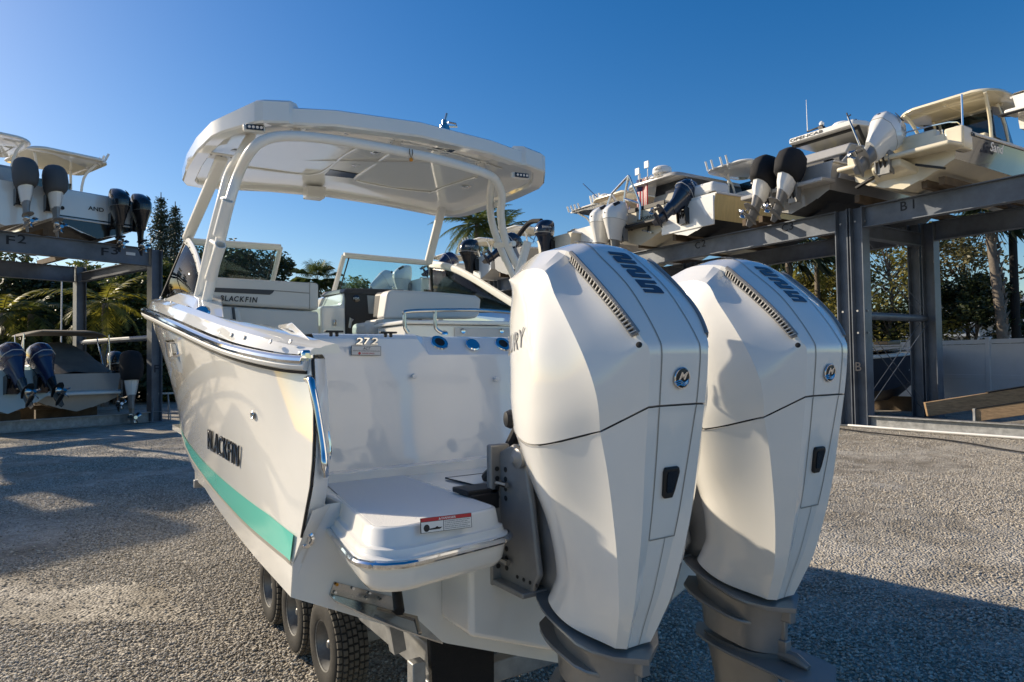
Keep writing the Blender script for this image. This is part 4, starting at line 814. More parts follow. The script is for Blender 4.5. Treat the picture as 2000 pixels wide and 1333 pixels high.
def wheel(x, y, sx):
    prof = [(.135, -.085), (.15, -.098), (.20, -.104), (.235, -.098), (.252, -.085), (.260, -.06), (RT, 0), (.260, .06), (.252, .085), (.235, .098), (.20, .104), (.15, .098), (.135, .085)]
    m = MB(); m.lathe(prof, (x, y, RT), (1, 0, 0), 40, False)
    ty = m.build('tyre', 'tyre', parent=tr_, smooth=40)
    # tread blocks: five wavy rows of lugs
    n = 40; tb_ = MB()
    for r in range(6):
        xx = -.0775 + .031 * r
        for k in range(n):
            a = 2 * math.pi * (k + (.5 if r % 2 else 0) + .35 * math.sin(r * 1.3)) / n; hw, ha = .0125, math.pi / n * .80
            R0 = .248 if abs(xx) > .07 else .257; R1 = .261 if abs(xx) > .07 else .270
            def pt(dx, da, R_): return Vector((x + xx + dx, y + math.sin(a + da) * R_, RT + math.cos(a + da) * R_))
            vs = [pt(-hw, -ha, R0), pt(hw, -ha, R0), pt(hw, ha, R0), pt(-hw, ha, R0), pt(-hw * .86, -ha * .82, R1), pt(hw * .86, -ha * .82, R1), pt(hw * .86, ha * .82, R1), pt(-hw * .86, ha * .82, R1)]
            tb_.add(vs, [(4, 5, 6, 7), (0, 1, 5, 4), (1, 2, 6, 5), (2, 3, 7, 6), (3, 0, 4, 7)])
    o_ = tb_.build('tread', 'tread', parent=ty, smooth=0); o_['kind'] = 'stuff'
    s = sx
    m = MB(); m.lathe([(.142, .088), (.147, .094), (.138, .090), (.128, .06), (.118, .02), (.10, .012), (.07, .03), (.045, .036), (.035, .045), (.001, .046)], (x, y, RT), (s, 0, 0), 32, False); rm = m.build('rim', 'rim', parent=tr_)
    m = MB(); m.lathe([(.026, .04), (.026, .058), (.018, .066), (.001, .067)], (x, y, RT), (s, 0, 0), 16, False); m.build('hub_cap', 'rim', parent=rm)
    for q in range(5): a = 2 * math.pi * q / 5; MB().disc((x + s * .03, y + math.cos(a) * .056, RT + math.sin(a) * .056), (s, 0, 0), .009, .014, 6).build('wheel_nut', 'stain', parent=rm)
for y in (3.98, 4.62, 5.26):
    m = MB(); m.beam((XC - .55, y, RT), (XC + .55, y, RT), .06, .06); m.build('axle', 'galv', **T_)
    wheel(XC - .51, y, -1); wheel(XC + .51, y, 1)
# ================================================================== outboard motors of the near boat
Y0 = 1.39
ENG_ROWS_UP = [  # A B S D E F G as (half width, world Y, Z)
 [(0,2.00,2.258),(.08,2.00,2.256),(.150,1.985,2.238),(.212,1.95,2.19),(.215,1.97,2.18),(.15,2.02,2.17),(0,2.05,2.18)],
 [(0,1.88,2.290),(.08,1.88,2.287),(.158,1.86,2.266),(.238,1.83,2.20),(.25,1.87,2.13),(.17,2.01,2.12),(0,2.06,2.12)],
 [(0,1.727,2.287),(.08,1.727,2.283),(.165,1.71,2.250),(0.250,1.712,2.180),(.27,1.81,2.06),(.19,2.00,2.05),(0,2.07,2.05)],
 [(0,1.634,2.222),(.08,1.634,2.219),(.170,1.625,2.193),(0.258,1.654,2.104),(.288,1.77,1.99),(.205,1.98,1.99),(0,2.07,1.99)],
 [(0,1.529,2.133),(.08,1.529,2.131),(.168,1.53,2.110),(0.260,1.601,2.034),(.300,1.74,1.92),(.212,1.97,1.92),(0,2.07,1.92)],
 [(0,1.455,2.048),(.08,1.457,2.046),(.158,1.46,2.036),(0.256,1.558,1.967),(.304,1.73,1.86),(.215,1.965,1.86),(0,2.07,1.86)],
 [(0,1.399,1.966),(.08,1.401,1.964),(.136,1.408,1.960),(0.249,1.524,1.902),(.306,1.73,1.80),(.215,1.965,1.81),(0,2.07,1.81)],
 [(0,1.386,1.926),(.08,1.388,1.926),(.122,1.394,1.925),(0.240,1.501,1.837),(.306,1.73,1.765),(.215,1.965,1.78),(0,2.07,1.78)],
 [(0,1.392,1.85),(.079,1.394,1.85),(.120,1.398,1.85),(0.229,1.493,1.770),(.305,1.73,1.705),(.214,1.96,1.74),(0,2.065,1.75)],
 [(0,1.402,1.770),(.077,1.404,1.770),(.117,1.407,1.768),(0.217,1.502,1.698),(.300,1.73,1.646),(.212,1.955,1.70),(0,2.06,1.72)]]
ENG_ROWS_LOW = [
 ENG_ROWS_UP[-1],
 [(0,1.432,1.60),(.066,1.434,1.60),(.111,1.432,1.60),(0.190,1.500,1.559),(.252,1.73,1.50),(.18,1.92,1.55),(0,2.00,1.56)],
 [(0,1.472,1.40),(.055,1.474,1.40),(.100,1.462,1.405),(0.150,1.516,1.344),(.198,1.735,1.36),(.14,1.87,1.38),(0,1.94,1.38)],
 [(0,1.530,1.20),(.043,1.53,1.20),(.080,1.515,1.19),(.118,1.545,1.17),(.155,1.745,1.21),(.115,1.86,1.21),(0,1.92,1.21)],
 [(0,1.572,1.09),(.036,1.572,1.09),(.064,1.556,1.085),(.096,1.580,1.075),(.143,1.76,1.115),(.115,1.88,1.14),(0,1.94,1.15)],
 [(0,1.604,1.005),(.031,1.602,1.006),(.050,1.588,1.012),(.082,1.606,1.016),(.140,1.77,1.052),(.120,1.90,1.095),(0,1.96,1.11)]]
def eng_ring(row, inset=0.0):
    A, B, C, D, E, F, G = [Vector((-h, y - Y0, z)) for h, y, z in row]
    half = [A, A.lerp(B, .5), B, B.lerp(C, .5), C]
    half += [C.lerp(D, t) for t in (.1, .25, .4, .55, .7, .85)]
    half += spline([D, E, F, G], 12)
    # round the front corner: blend toward a smooth curve
    if inset:
        c = Vector((0, (A.y + G.y) / 2, 0))
        half = [Vector((p.x * (1 - inset / .3), c.y + (p.y - c.y) * (1 - inset / .4), p.z)) for p in half]
    return half
def eng_surface(rows, n, inset=0.0):
    R = [eng_ring(r, inset) for r in rows]; cols = len(R[0])
    lines = [spline([r[k] for r in R], n) for k in range(cols)]
    return [[lines[k][i] for k in range(cols)] for i in range(len(lines[0]))]
def full_ring(h): return h + [Vector((-p.x, p.y, p.z)) for p in h[-2:0:-1]]
def seam_ribbon(mb, pts, nrm, w=.004, lift=.0015):
    """thin dark ribbon following a line on a surface"""
    L = len(pts); a = []; b = []
    for i in range(L):
        t = (pts[min(i + 1, L - 1)] - pts[max(i - 1, 0)]).normalized(); n = nrm(i) if callable(nrm) else Vector(nrm); s = t.cross(n).normalized() * w / 2
        a.append(pts[i] + s + n * lift); b.append(pts[i] - s + n * lift)
    mb.loft([a, b], False, False)
def grid_normal(G, i, k):
    du = G[min(i + 1, len(G) - 1)][k] - G[max(i - 1, 0)][k]; dv = G[i][min(k + 1, len(G[0]) - 1)] - G[i][max(k - 1, 0)]
    n = du.cross(dv); n = n.normalized() if n.length > 1e-9 else Vector((0, 0, 1))
    c = Vector((0, .45, n.z and G[i][k].z or 0)); return n if n.dot(G[i][k] - Vector((0, .45, G[i][k].z - .05))) > 0 else -n
def make_outboard():
    root = thing('outboard_motor', 'nearest white outboard motor, left of the twin pair on the boat stern', 'outboard motor', (1.5, Y0, 0), 0, 'twin white outboard motors of the near boat')
    L = dict(parent=root, world=False)
    up = eng_surface(ENG_ROWS_UP, 4); low = eng_surface(ENG_ROWS_LOW, 12)
    # recess of the upper quarter panel under the grille, and bulge of the flank
    for i, r in enumerate(up):
        dip = 0 if i <= 7 else (.014 if i == 8 else max(0, .036 * (1 - (i - 9) / 17)))
        for j, k in enumerate(range(5, 11)): r[k] = r[k] + Vector((.62, .55, -.42)) * (dip * (1.0, .92, .78, .58, .34, .12)[j])
    m = MB(); m.loft([full_ring(r) for r in up], True, True); cow = m.build('cowling', 'cowl', smooth=13, **L)
    low[0] = [p + Vector((0, 0, -.006)) for p in low[0]]
    m = MB(); m.loft([full_ring(r) for r in low], True, True); lowc = m.build('lower_cowl', 'cowl', smooth=13, **L)
    ins = eng_ring(ENG_ROWS_UP[-1], .006); m = MB(); m.loft([full_ring([p + Vector((0, 0, d)) for p in ins]) for d in (.012, -.012)]); m.build('cowl_gasket', 'dark', **L)
    # panel seams on the back
    m = MB()
    for sx in (1, -1):
        for G, rng in ((up, range(6, len(up))), (low, range(0, 27))):
            pts = [Vector((G[i][2].x * sx, G[i][2].y, G[i][2].z)) for i in rng]; nr = [grid_normal(G, i, 2) for i in rng]
            seam_ribbon(m, pts, lambda j: Vector((nr[j].x * sx, nr[j].y, nr[j].z)))
    pb = [Vector((x, low[26][0].y, low[26][0].z)) for x in (low[26][2].x, 0, -low[26][2].x)]
    seam_ribbon(m, pb, (0, -1, -.2))
    ctr = [low[i][0] for i in range(26, len(low))]; seam_ribbon(m, [p + Vector((.012, 0, 0)) for p in ctr], (0, -1, -.2), .0025)
    m.build('panel_seam', 'grime', parent=cow, world=False)
    # intake grille on each side
    for sx in (1, -1):
        back = MB(); sl = MB(); fr = MB(); i0, i1 = 9, 23; topl = []; botl = []
        for i in range(i0, i1 + 1):
            a = up[i][4]; d = up[i][5]; n = Vector((-.8, -.55, .25)).normalized()
            topl.append(a + n * .002); botl.append(d + (d - a) * .15 + n * .010)
        mir = lambda p: Vector((p.x * sx, p.y, p.z))
        back.loft([[mir(p) for p in topl], [mir(p) for p in botl]], False, False)
        g = back.build('grille', 'dark', smooth=0, **L)
        NS = 26
        for q in range(NS):
            u = (q + .5) / NS * (len(topl) - 1); i = int(u); fu = u - i
            a = topl[i].lerp(topl[min(i + 1, len(topl) - 1)], fu); b = botl[i].lerp(botl[min(i + 1, len(botl) - 1)], fu)
            tdir = (topl[min(i + 1, len(topl) - 1)] - topl[i]).normalized() * .0016; n = Vector((-.8, -.55, .25)).normalized() * .007
            sl = MB(); sl.add([mir(p) for p in (a - tdir, a + tdir, b + tdir, b - tdir, a - tdir + n, a + tdir + n, b + tdir + n, b - tdir + n)], [(0, 1, 2, 3), (4, 5, 6, 7), (0, 1, 5, 4), (1, 2, 6, 5), (2, 3, 7, 6), (3, 0, 4, 7)])
            sl.build('grille_slat', 'silver', parent=g, world=False, smooth=0)
        fr.tube([mir(p) for p in topl], .0075, 6); fr.tube([mir(p) for p in botl], .0028, 6)
        fr.tube([mir(topl[-1]), mir(botl[-1])], .006, 6)
        fr.build('grille_frame', 'phantom', parent=g, world=False)
    # drain hole, badge, latch
    for sx in (-1, 1):
        G = up; best = min(((i, k) for i in range(20, len(up)) for k in range(4, 8)), key=lambda ik: (Vector((1.5 + G[ik[0]][ik[1]].x, G[ik[0]][ik[1]].y + Y0, G[ik[0]][ik[1]].z)) - aX(1252, 671, 1.36)).length)
        p = G[best[0]][best[1]]; n = grid_normal(G, *best); MB().disc(Vector((p.x * -sx, p.y, p.z)), (n.x * -sx, n.y, n.z), .009, .0015).build('drain_hole', 'dark', parent=cow, world=False)
    c = Vector((.0, 1.390 - Y0, 1.845)); ax = Vector((0, -1, -.12)).normalized()
    bd = MB().disc(c, ax, .031, .004, 28).build('badge', 'ink', **L)
    m = MB(); x = Vector((1, 0, 0)); y = Vector((0, -.12, 1)).normalized()
    m.tube([c + ax * .003 + (x * math.cos(a) + y * math.sin(a)) * .0295 for a in [2 * math.pi * k / 28 for k in range(28)]], .0028, 6, closed=True)
    m.build('badge_ring', 'chrome', parent=bd, world=False)
    m = MB(); text(m, 'M', c + ax * .004 + x * -.016 + y * -.004, x * .036, y * .022, .002, .35, .03)
    for q in range(3):
        m.tube(spline([c + ax * .0055 + x * (-.034 + .006 * q) + y * (-.012 - .005 * q), c + ax * .0055 + x * -.012 + y * (-.006 - .006 * q), c + ax * .0055 + x * .006 + y * (-.013 - .004 * q), c + ax * .0055 + x * .024 + y * (-.004 - .005 * q)], 4), .002, 5)
    m.build('badge_letter', 'chrome', parent=bd, world=False)
    def onback(z, x=0):
        G = low if z < 1.76 else up; b = min(range(len(G)), key=lambda i: abs(G[i][0].z - z)); return Vector((x, G[b][0].y, z))
    P = [onback(1.585, -.030), onback(1.585, .024), onback(1.57, .030), onback(1.515, .018), onback(1.492, .012), onback(1.492, -.020), onback(1.50, -.027), onback(1.57, -.034)]
    P = [Vector((p.x - .001, onback(p.z).y + .002, p.z)) for p in P]
    lat = MB().prism(P, (0, -.012, -.003)).build('latch_bezel', 'black', bevel=.004, **L)
    cc = sum(P, Vector()) / len(P); MB().prism([cc + (p - cc) * .68 + Vector((0, -.0125, 0)) for p in P], (0, -.002, 0)).build('latch_pull', 'gloss', parent=lat, world=False)
    # lettering: number down the back panel, maker on top and on the flanks
    def arc(cx, cy, r, a0, a1, n=5): return [(cx + r * math.cos(rad(a0 + (a1 - a0) * k / n)), cy + r * math.sin(rad(a0 + (a1 - a0) * k / n))) for k in range(n + 1)]
    two = [(0, 0)] + arc(.74, .26, .26, -90, 0) + [(1, .56), (.95, .58), (.34, .58), (.34, .71), (1, .71), (1, 1), (0, 1), (0, .54)] + arc(.16, .54, .16, 180, 270) + [(.62, .38), (.66, .32), (.62, .25), (0, .25)]
    five = [(0, 0), (1, 0), (1, .25), (.34, .25), (.34, .37)] + arc(.72, .65, .28, -90, 0) + [(1, .96), (.96, 1), (0, 1), (0, .75), (.62, .75), (.62, .62), (0, .62)]
    for shp, ia, ib in ((two, 10.5, 12.6), (two, 13.0, 15.0), (five, 15.4, 17.4)):
        def at(u): i = int(u); return up[i][0].lerp(up[i + 1][0], u - i)
        a, b = at(ia), at(ib); n = Vector((0, -(a.z - b.z), a.y - b.y)).normalized()
        if n.z < 0: n = -n
        m = MB(); m.prism([a + (b - a) * v + Vector((-.030 + .082 * u, 0, 0)) + n * .0012 for u, v in shp], n * .0012); m.build('number_letter', 'decal', parent=cow, world=False, smooth=0)
    m = MB(); a = up[6][0]; b = up[7][0]; text(m, 'MERCURY', a + Vector((-.07, -.035, .003)), Vector((.14, 0, 0)), Vector((0, .025, .002)), .0015, .1, .02); m.build('maker_lettering', 'decal', parent=cow, world=False)
    fr_i = min(range(len(up)), key=lambda i: abs(up[i][18].z - 2.0)); pl = [up[fr_i][k] for k in range(11, len(up[0]))]; pn = [grid_normal(up, fr_i, k) for k in range(11, len(up[0]))]
    def along(s_):
        for i in range(len(pl) - 1):
            d = (pl[i + 1] - pl[i]).length
            if s_ <= d: return pl[i].lerp(pl[i + 1], s_ / d), pn[i].lerp(pn[i + 1], s_ / d).normalized(), (pl[i] - pl[i + 1]).normalized()
            s_ -= d
        return pl[-1], pn[-1], Vector((-1, 0, 0))
    for sx in (-1, 1):
        for q in range(7):
            # port flank reads bow to stern, starboard flank stern to bow
            ch = 'MERCURY'[6 - q] if sx < 0 else 'MERCURY'[q]
            p, n, td = along(.235 + .056 * q); n = n if n.x < 0 else -n
            td = (td + Vector((0, 0, .16))).normalized(); td = (td - n * td.dot(n)).normalized(); ud = td.cross(n); ud = ud if ud.z > 0 else -ud
            p = p + Vector((0, 0, -.005 - .009 * q)) + n * .002; m = MB()
            if sx < 0: text(m, ch, p, td * .048, ud * .06, .0008, .15, .0)
            else:
                f = lambda v: Vector((-v.x, v.y, v.z)); text(m, ch, f(p + td * .048), f(-td) * .048, f(ud) * .06, .002, .15, .02)
            m.build('flank_letter', 'greydecal', parent=cow, world=False)
    # ---- midsection and lower unit (satin grey)
    def blade(z, y0, y1, hw, nose=.5, tail=.25, n=10):
        pts = []; Lh = y1 - y0
        half = []
        for k in range(n + 1):
            t = k / n; y = y0 + Lh * t
            wv = hw * min(1, (t / tail) ** .6 if t < tail else 1) * (math.sqrt(max(0, 1 - ((t - nose) / (1 - nose)) ** 2)) if t > nose else 1)
            half.append((wv, y))
        return [Vector((-w_, y - Y0, z)) for w_, y in half] + [Vector((w_, y - Y0, z)) for w_, y in half[-2:0:-1]]
    tilt = lambda ring, s, yref: [Vector((p.x, p.y, p.z + (p.y + Y0 - yref) * s)) for p in ring]
    m = MB(); m.loft([tilt(blade(1.0 + d, 1.545, 2.06, w_), .24, 1.6) for d, w_ in ((-.022, .15), (-.010, .162), (-.004, .160))]); m.build('splash_flange', 'phantom', **L)
    m = MB(); m.loft([tilt(blade(z, y0, y1, w_), s, 1.6) for z, y0, y1, w_, s in ((.985, 1.575, 2.03, .12, .24), (.93, 1.585, 2.0, .10, .2), (.86, 1.60, 1.98, .092, .12), (.80, 1.60, 1.97, .09, .08))]); mid = m.build('midsection', 'phantom', **L)
    m = MB(); m.loft([tilt(blade(.895 + d, 1.62, 2.06, w_), .16, 1.6) for d, w_ in ((-.008, .125), (0, .13), (.006, .126))]); m.build('splash_plate', 'phantom', parent=mid, world=False)
    m = MB(); m.box((0, 1.583 - Y0, .95), (.034, .05, .05)); m.box((0, 1.60 - Y0, .83), (.034, .04, .05)); m.box((0, 1.60 - Y0, .89), (.02, .025, .08)); m.build('trailing_edge_block', 'phantom', parent=mid, world=False, bevel=.004)
    m = MB(); m.loft([tilt(blade(.775 + d, 1.40, 2.02, w_, .55, .12), .03, 1.6) for d, w_ in ((-.009, .118), (-.003, .125), (.004, .122))]); av = m.build('ventilation_plate', 'phantom', **L)
    m = MB(); m.tube([(0, 1.64 - Y0, .80), (0, 1.55 - Y0, .80), (0, 1.50 - Y0, .785)], [.02, .022, .012], 8); m.build('anode_boss', 'phantom', parent=av, world=False)
    m = MB(); m.loft([blade(z, y0, y1, w_) for z, y0, y1, w_ in ((.80, 1.60, 1.97, .09), (.70, 1.63, 1.95, .06), (.60, 1.62, 1.93, .042), (.52, 1.60, 1.94, .045))]); gl = m.build('gearcase_strut', 'phantom', **L)
    m = MB(); m.lathe([(.004, .50), (.03, .46), (.055, .36), (.062, .22), (.058, .08), (.05, 0)], (0, 1.52 - Y0, .50), (0, 1, 0), 20); tor = m.build('gearcase', 'phantom', **L)
    m = MB(); m.prism([Vector((-.008, y - Y0, z)) for y, z in ((1.66, .47), (1.92, .47), (1.80, .28), (1.66, .25))], (.016, 0, 0)); m.build('skeg', 'phantom', parent=tor, world=False, bevel=.006)
    pr = MB().lathe([(.048, 0), (.052, -.04), (.046, -.15), (.02, -.16)], (0, 1.518 - Y0, .50), (0, 1, 0), 18).build('propeller', 'stain', **L)
    for q in range(3):
        a = rad(120 * q + 25); m = MB(); rows = []
        for t in range(7):
            r = .05 + .15 * t / 6; ch = .11 * math.sin(math.pi * (.25 + .62 * t / 6)); pit = rad(60 - 35 * t / 6); row = []
            for s in (-1, -.5, 0, .5, 1):
                ang = a + math.sin(pit) * 0 + s * ch * math.cos(rad(90) - pit) / r * .9; row.append(Vector((math.cos(ang) * r, 1.445 - Y0 + s * ch * .5 * math.cos(pit), .50 + math.sin(ang) * r)))
            rows.append(row)
        m.loft(rows, False, False); m.build('propeller_blade', 'stain', parent=pr, world=False, solid=.005)
    # ---- transom bracket
    br = MB()
    for sx in (-1, 1):
        pl = [(2.40, 1.56), (2.30, 1.60), (2.22, 1.52), (2.19, 1.40), (2.17, 1.27), (2.15, 1.16), (2.20, 1.08), (2.40, 1.09)]
        br.prism([Vector((sx * .105, y - .21 - Y0, z)) for y, z in pl], (sx * .025, 0, 0))
        br.box((sx * .128, 2.195 - Y0, 1.33), (.09, .03, .52))
    bo = br.build('clamp_bracket', 'cast', bevel=.008, **L)
    for sx in (-1, 1):
        for z in (1.50, 1.465, 1.43, 1.395, 1.21, 1.175, 1.14): MB().disc((sx * .131, 2.140 - Y0, z), (sx, 0, 0), .010, .002, 10).build('bracket_hole', 'dark', parent=bo, world=False); MB().disc((sx * .145, 2.178 - Y0, z), (0, -1, 0), .009, .003, 10).build('bracket_hole', 'dark', parent=bo, world=False)
        for y in (2.16, 2.20, 2.24, 2.28): MB().disc((sx * .131, y - .21 - Y0, 1.125), (sx, 0, 0), .007, .002, 10).build('bracket_hole', 'dark', parent=bo, world=False)
    for sx in (-1, 1):
        for z in (1.45, 1.17):
            MB().tube([(sx * .150, 2.180 - Y0, z), (sx * .150, 2.100 - Y0, z)], .011, 8).build('mounting_bolt', 'stain', parent=bo, world=False)
        MB().lathe([(.02, 0), (.034, .005), (.036, .03), (.022, .036), (.012, .05)], (sx * .125, 2.030 - Y0, 1.555), (sx, 0, 0), 16).build('tilt_tube_nut', 'cast', parent=bo, world=False)
    m = MB(); m.loft([[Vector((x * w_, y - .21 - Y0, z)) for x, y in ((-1, 2.26), (-1, 2.0), (-.6, 1.93), (.6, 1.93), (1, 2.0), (1, 2.26), (.6, 2.30), (-.6, 2.30))] for w_, z in ((.06, 1.08), (.085, 1.14), (.08, 1.30), (.075, 1.55), (.07, 1.68))]); m.build('swivel_bracket', 'cast', bevel=.01, **L)
    m = MB(); m.tube([(0, 2.120 - Y0, 1.16), (0, 2.010 - Y0, 1.50)], .032, 14); m.tube([(0, 2.040 - Y0, 1.42), (0, 1.970 - Y0, 1.60)], .016, 10); m.build('tilt_cylinder', 'gloss', **L)
    m = MB(); m.box((0, 2.090 - Y0, 1.085), (.34, .22, .02)); m.build('bracket_foot', 'cast', bevel=.005, **L)
    # rigging hoses at the front
    hs = MB()
    for q, (x, r) in enumerate(((.02, .026), (.09, .022))):
        hs.tube(spline([(x - .03, 2.02 - Y0, 1.72), (x - .05, 2.12 - Y0, 1.72), (x - .06, 2.20 - Y0, 1.62), (x - .05, 2.32 - Y0, 1.50), (x - .05, 2.44 - Y0, 1.42)], 6), r, 10)
    hs.build('rigging_hose', 'black', **L)
    m = MB(); m.lathe([(.03, 0), (.034, .012), (.026, .03), (.012, .034)], (-.19, 1.99 - Y0, 1.70), (-1, .25, 0), 14); m.build('flush_port', 'black', **L)
    return root
motor = make_outboard()
m2 = copy_tree(motor); m2.location.x = 2.24
m2['label'] = 'white outboard motor behind the nearest one, right of the twin pair'
# ================================================================== stored boats and their motors
def orect(w_, y0, y1, r, z, n=4, camber=0.0, off=0.0):
    cor = [(-w_, y0), (w_, y0), (w_, y1), (-w_, y1)]; pts = rrect(cor, [r] * 4, off, z, n); return [Vector((p.x, p.y, z - camber * (p.x / w_) ** 2)) for p in pts]
def bg_hull(label, loc, rz, L=8.2, B=2.6, H=1.30, dead=.42, side='gel', bottom='gel', deckm='gel', tm=None, rubm='silver', cat='boat', name='stored_boat', group='boats stored on the racks'):
    t = thing(name, label, cat, loc, rz, group); W = dict(parent=t, world=False)
    st = [0, .08, .16, .25, .35, .45, .55, .65, .74, .82, .89, .95, 1.0]; S_ = []; Bo = []; Cap = []
    for s in st:
        k = 1 - max(0, (s - .35) / .65) ** 2.4; b = B / 2 * (k * .97 + .03) * (.97 + .03 * min(1, s / .2)); kz = 0 if s < .62 else ((s - .62) / .38) ** 2.2 * H * .95; cz = dead + (H * .62) * max(0, (s - .3) / .7) ** 1.8; cb = b * (.90 - .30 * max(0, (s - .4) / .6)); hz_ = H + .34 * s ** 1.6; cz = max(cz, kz + .01); y = s * L
        S_.append([Vector((-cb, y, cz)), Vector((-cb - (b - cb) * .25, y, cz + (hz_ - cz) * .35)), Vector((-cb - (b - cb) * .6, y, cz + (hz_ - cz) * .7)), Vector((-b, y, hz_))])
        Bo.append([Vector((0, y, kz)), Vector((-cb * .35, y, kz + (cz - kz) * .30)), Vector((-cb * .37, y, kz + (cz - kz) * .27)), Vector((-cb * .68, y, kz + (cz - kz) * .62)), Vector((-cb * .70, y, kz + (cz - kz) * .59)), Vector((-cb * .93, y, kz + (cz - kz) * .93)), Vector((-cb, y, cz))])
        iw = max(0.0, b - .28); Cap.append([Vector((-b - .03, y, hz_ - .05)), Vector((-b - .03, y, hz_ + .02)), Vector((-b + .03, y, hz_ + .05)), Vector((-iw, y, hz_ + .06)), Vector((-iw + .02 if iw > .1 else 0, y, hz_ - (.45 if s < .5 else 0)))])
    mx = lambda rows: [[Vector((-p.x, p.y, p.z)) for p in r] for r in rows]
    m = MB(); m.loft(Bo, False, False); m.loft(mx(Bo), False, False); m.build('hull_bottom', bottom, smooth=30, **W)
    for q in (S_, mx(S_)): m = MB(); m.loft(q, False, False); m.build('hull_side', side, smooth=50, **W)
    m = MB(); m.loft(Cap, False, False); m.loft(mx(Cap), False, False); m.build('gunwale', deckm, smooth=40, **W)
    tp = Bo[0] + S_[0][1:]; full = tp[::-1] + [Vector((-p.x, p.y, p.z)) for p in tp[1:]]; m = MB(); m.prism(full, (0, .05, 0)); m.build('transom', tm or side, smooth=0, **W)
    for sg in (1, -1):
        rl = [Vector((-sg * (r[3].x - .02) if False else sg * (r[3].x - .02), r[3].y, r[3].z - .03)) for r in S_]; m = MB(); m.tube(rl, .028, 6); m.build('rub_rail', rubm, **W)
        br = [Vector((sg * r[3].x * .93, r[3].y, r[3].z + .05)) for r in S_[7:12]]; m = MB(); top_ = [p + Vector((0, 0, .30)) for p in br]; m.tube([br[0]] + top_, .014, 6)
        for q in (1, 3): m.tube([br[q], top_[q]], .012, 5)
        m.build('bow_rail', 'stain', **W)
    m = MB(); m.box((0, L * .3, H - .42), (B * .8, L * .58, .04)); m.build('deck_floor', deckm, smooth=0, **W)
    f0 = int(len(st) * .5); m = MB(); fr = [[Vector((-B * .44 * (1 - max(0, (s - .35) / .65) ** 2.4), s * L, H + .34 * s ** 1.6 + .04)), Vector((0, s * L, H + .34 * s ** 1.6 + .12)), Vector((B * .44 * (1 - max(0, (s - .35) / .65) ** 2.4), s * L, H + .34 * s ** 1.6 + .04))] for s in st[f0:]]; m.loft(fr, False, False); m.build('foredeck', deckm, **W)
    return t
def canopy(t, y0, y1, w_, z, material, under=None, th=.07, r=.35, camber=.06, tilt=0.0):
    W = dict(parent=t, world=False); ring = lambda off, dz: [Vector((p.x, p.y, p.z + (p.y - y0) * tilt)) for p in orect(w_, y0, y1, r, z + dz, 5, camber, off)]
    m = MB(); m.loft([ring(-w_ * .5, th + .02), ring(-.15, th + .01), ring(-.02, th * .8), ring(0, th * .45), ring(0, 0), ring(-.03, -.02)]); c_ = m.build('canopy', material, smooth=40, **W)
    m = MB(); m.loft([ring(-.03, -.021), ring(-.12, -.005), ring(-w_ * .5, .0)]); m.build('canopy_underside', under or material, smooth=40, **W); return c_
def legs(t, spec, r, material, n=8, name='canopy_leg'):
    for path in spec: m = MB(); m.tube(spline(path, 4) if len(path) > 2 else [Vector(p) for p in path], r, n); m.build(name, material, parent=t, world=False)
def console(t, y0, y1, w_, z0, z1, material='gel', glass=None):
    m = MB(); m.prism([V(-w_, y0, z0), V(-w_, y0, z1 - .25), V(-w_, y0 + .2, z1), V(-w_, y1 - .25, z1), V(-w_, y1, z0)], (2 * w_, 0, 0)); c_ = m.build('console', material, parent=t, world=False, bevel=.04)
    if glass: m = MB(); m.prism([V(-w_ * .95, y1 - .3, z1 - .05), V(-w_ * .95, y1 - .55, z1 + glass), V(w_ * .95, y1 - .55, z1 + glass), V(w_ * .95, y1 - .3, z1 - .05)], (0, .012, 0)); m.build('console_windscreen', 'glassd', parent=t, world=False, smooth=0)
def wtext(t, s, o, xv, yv, material, depth=.004, shear=0.0, name='lettering'):
    m = MB(); text(m, s, o, xv, yv, depth, shear, .015); m.build(name, material, parent=t, world=False, smooth=0)
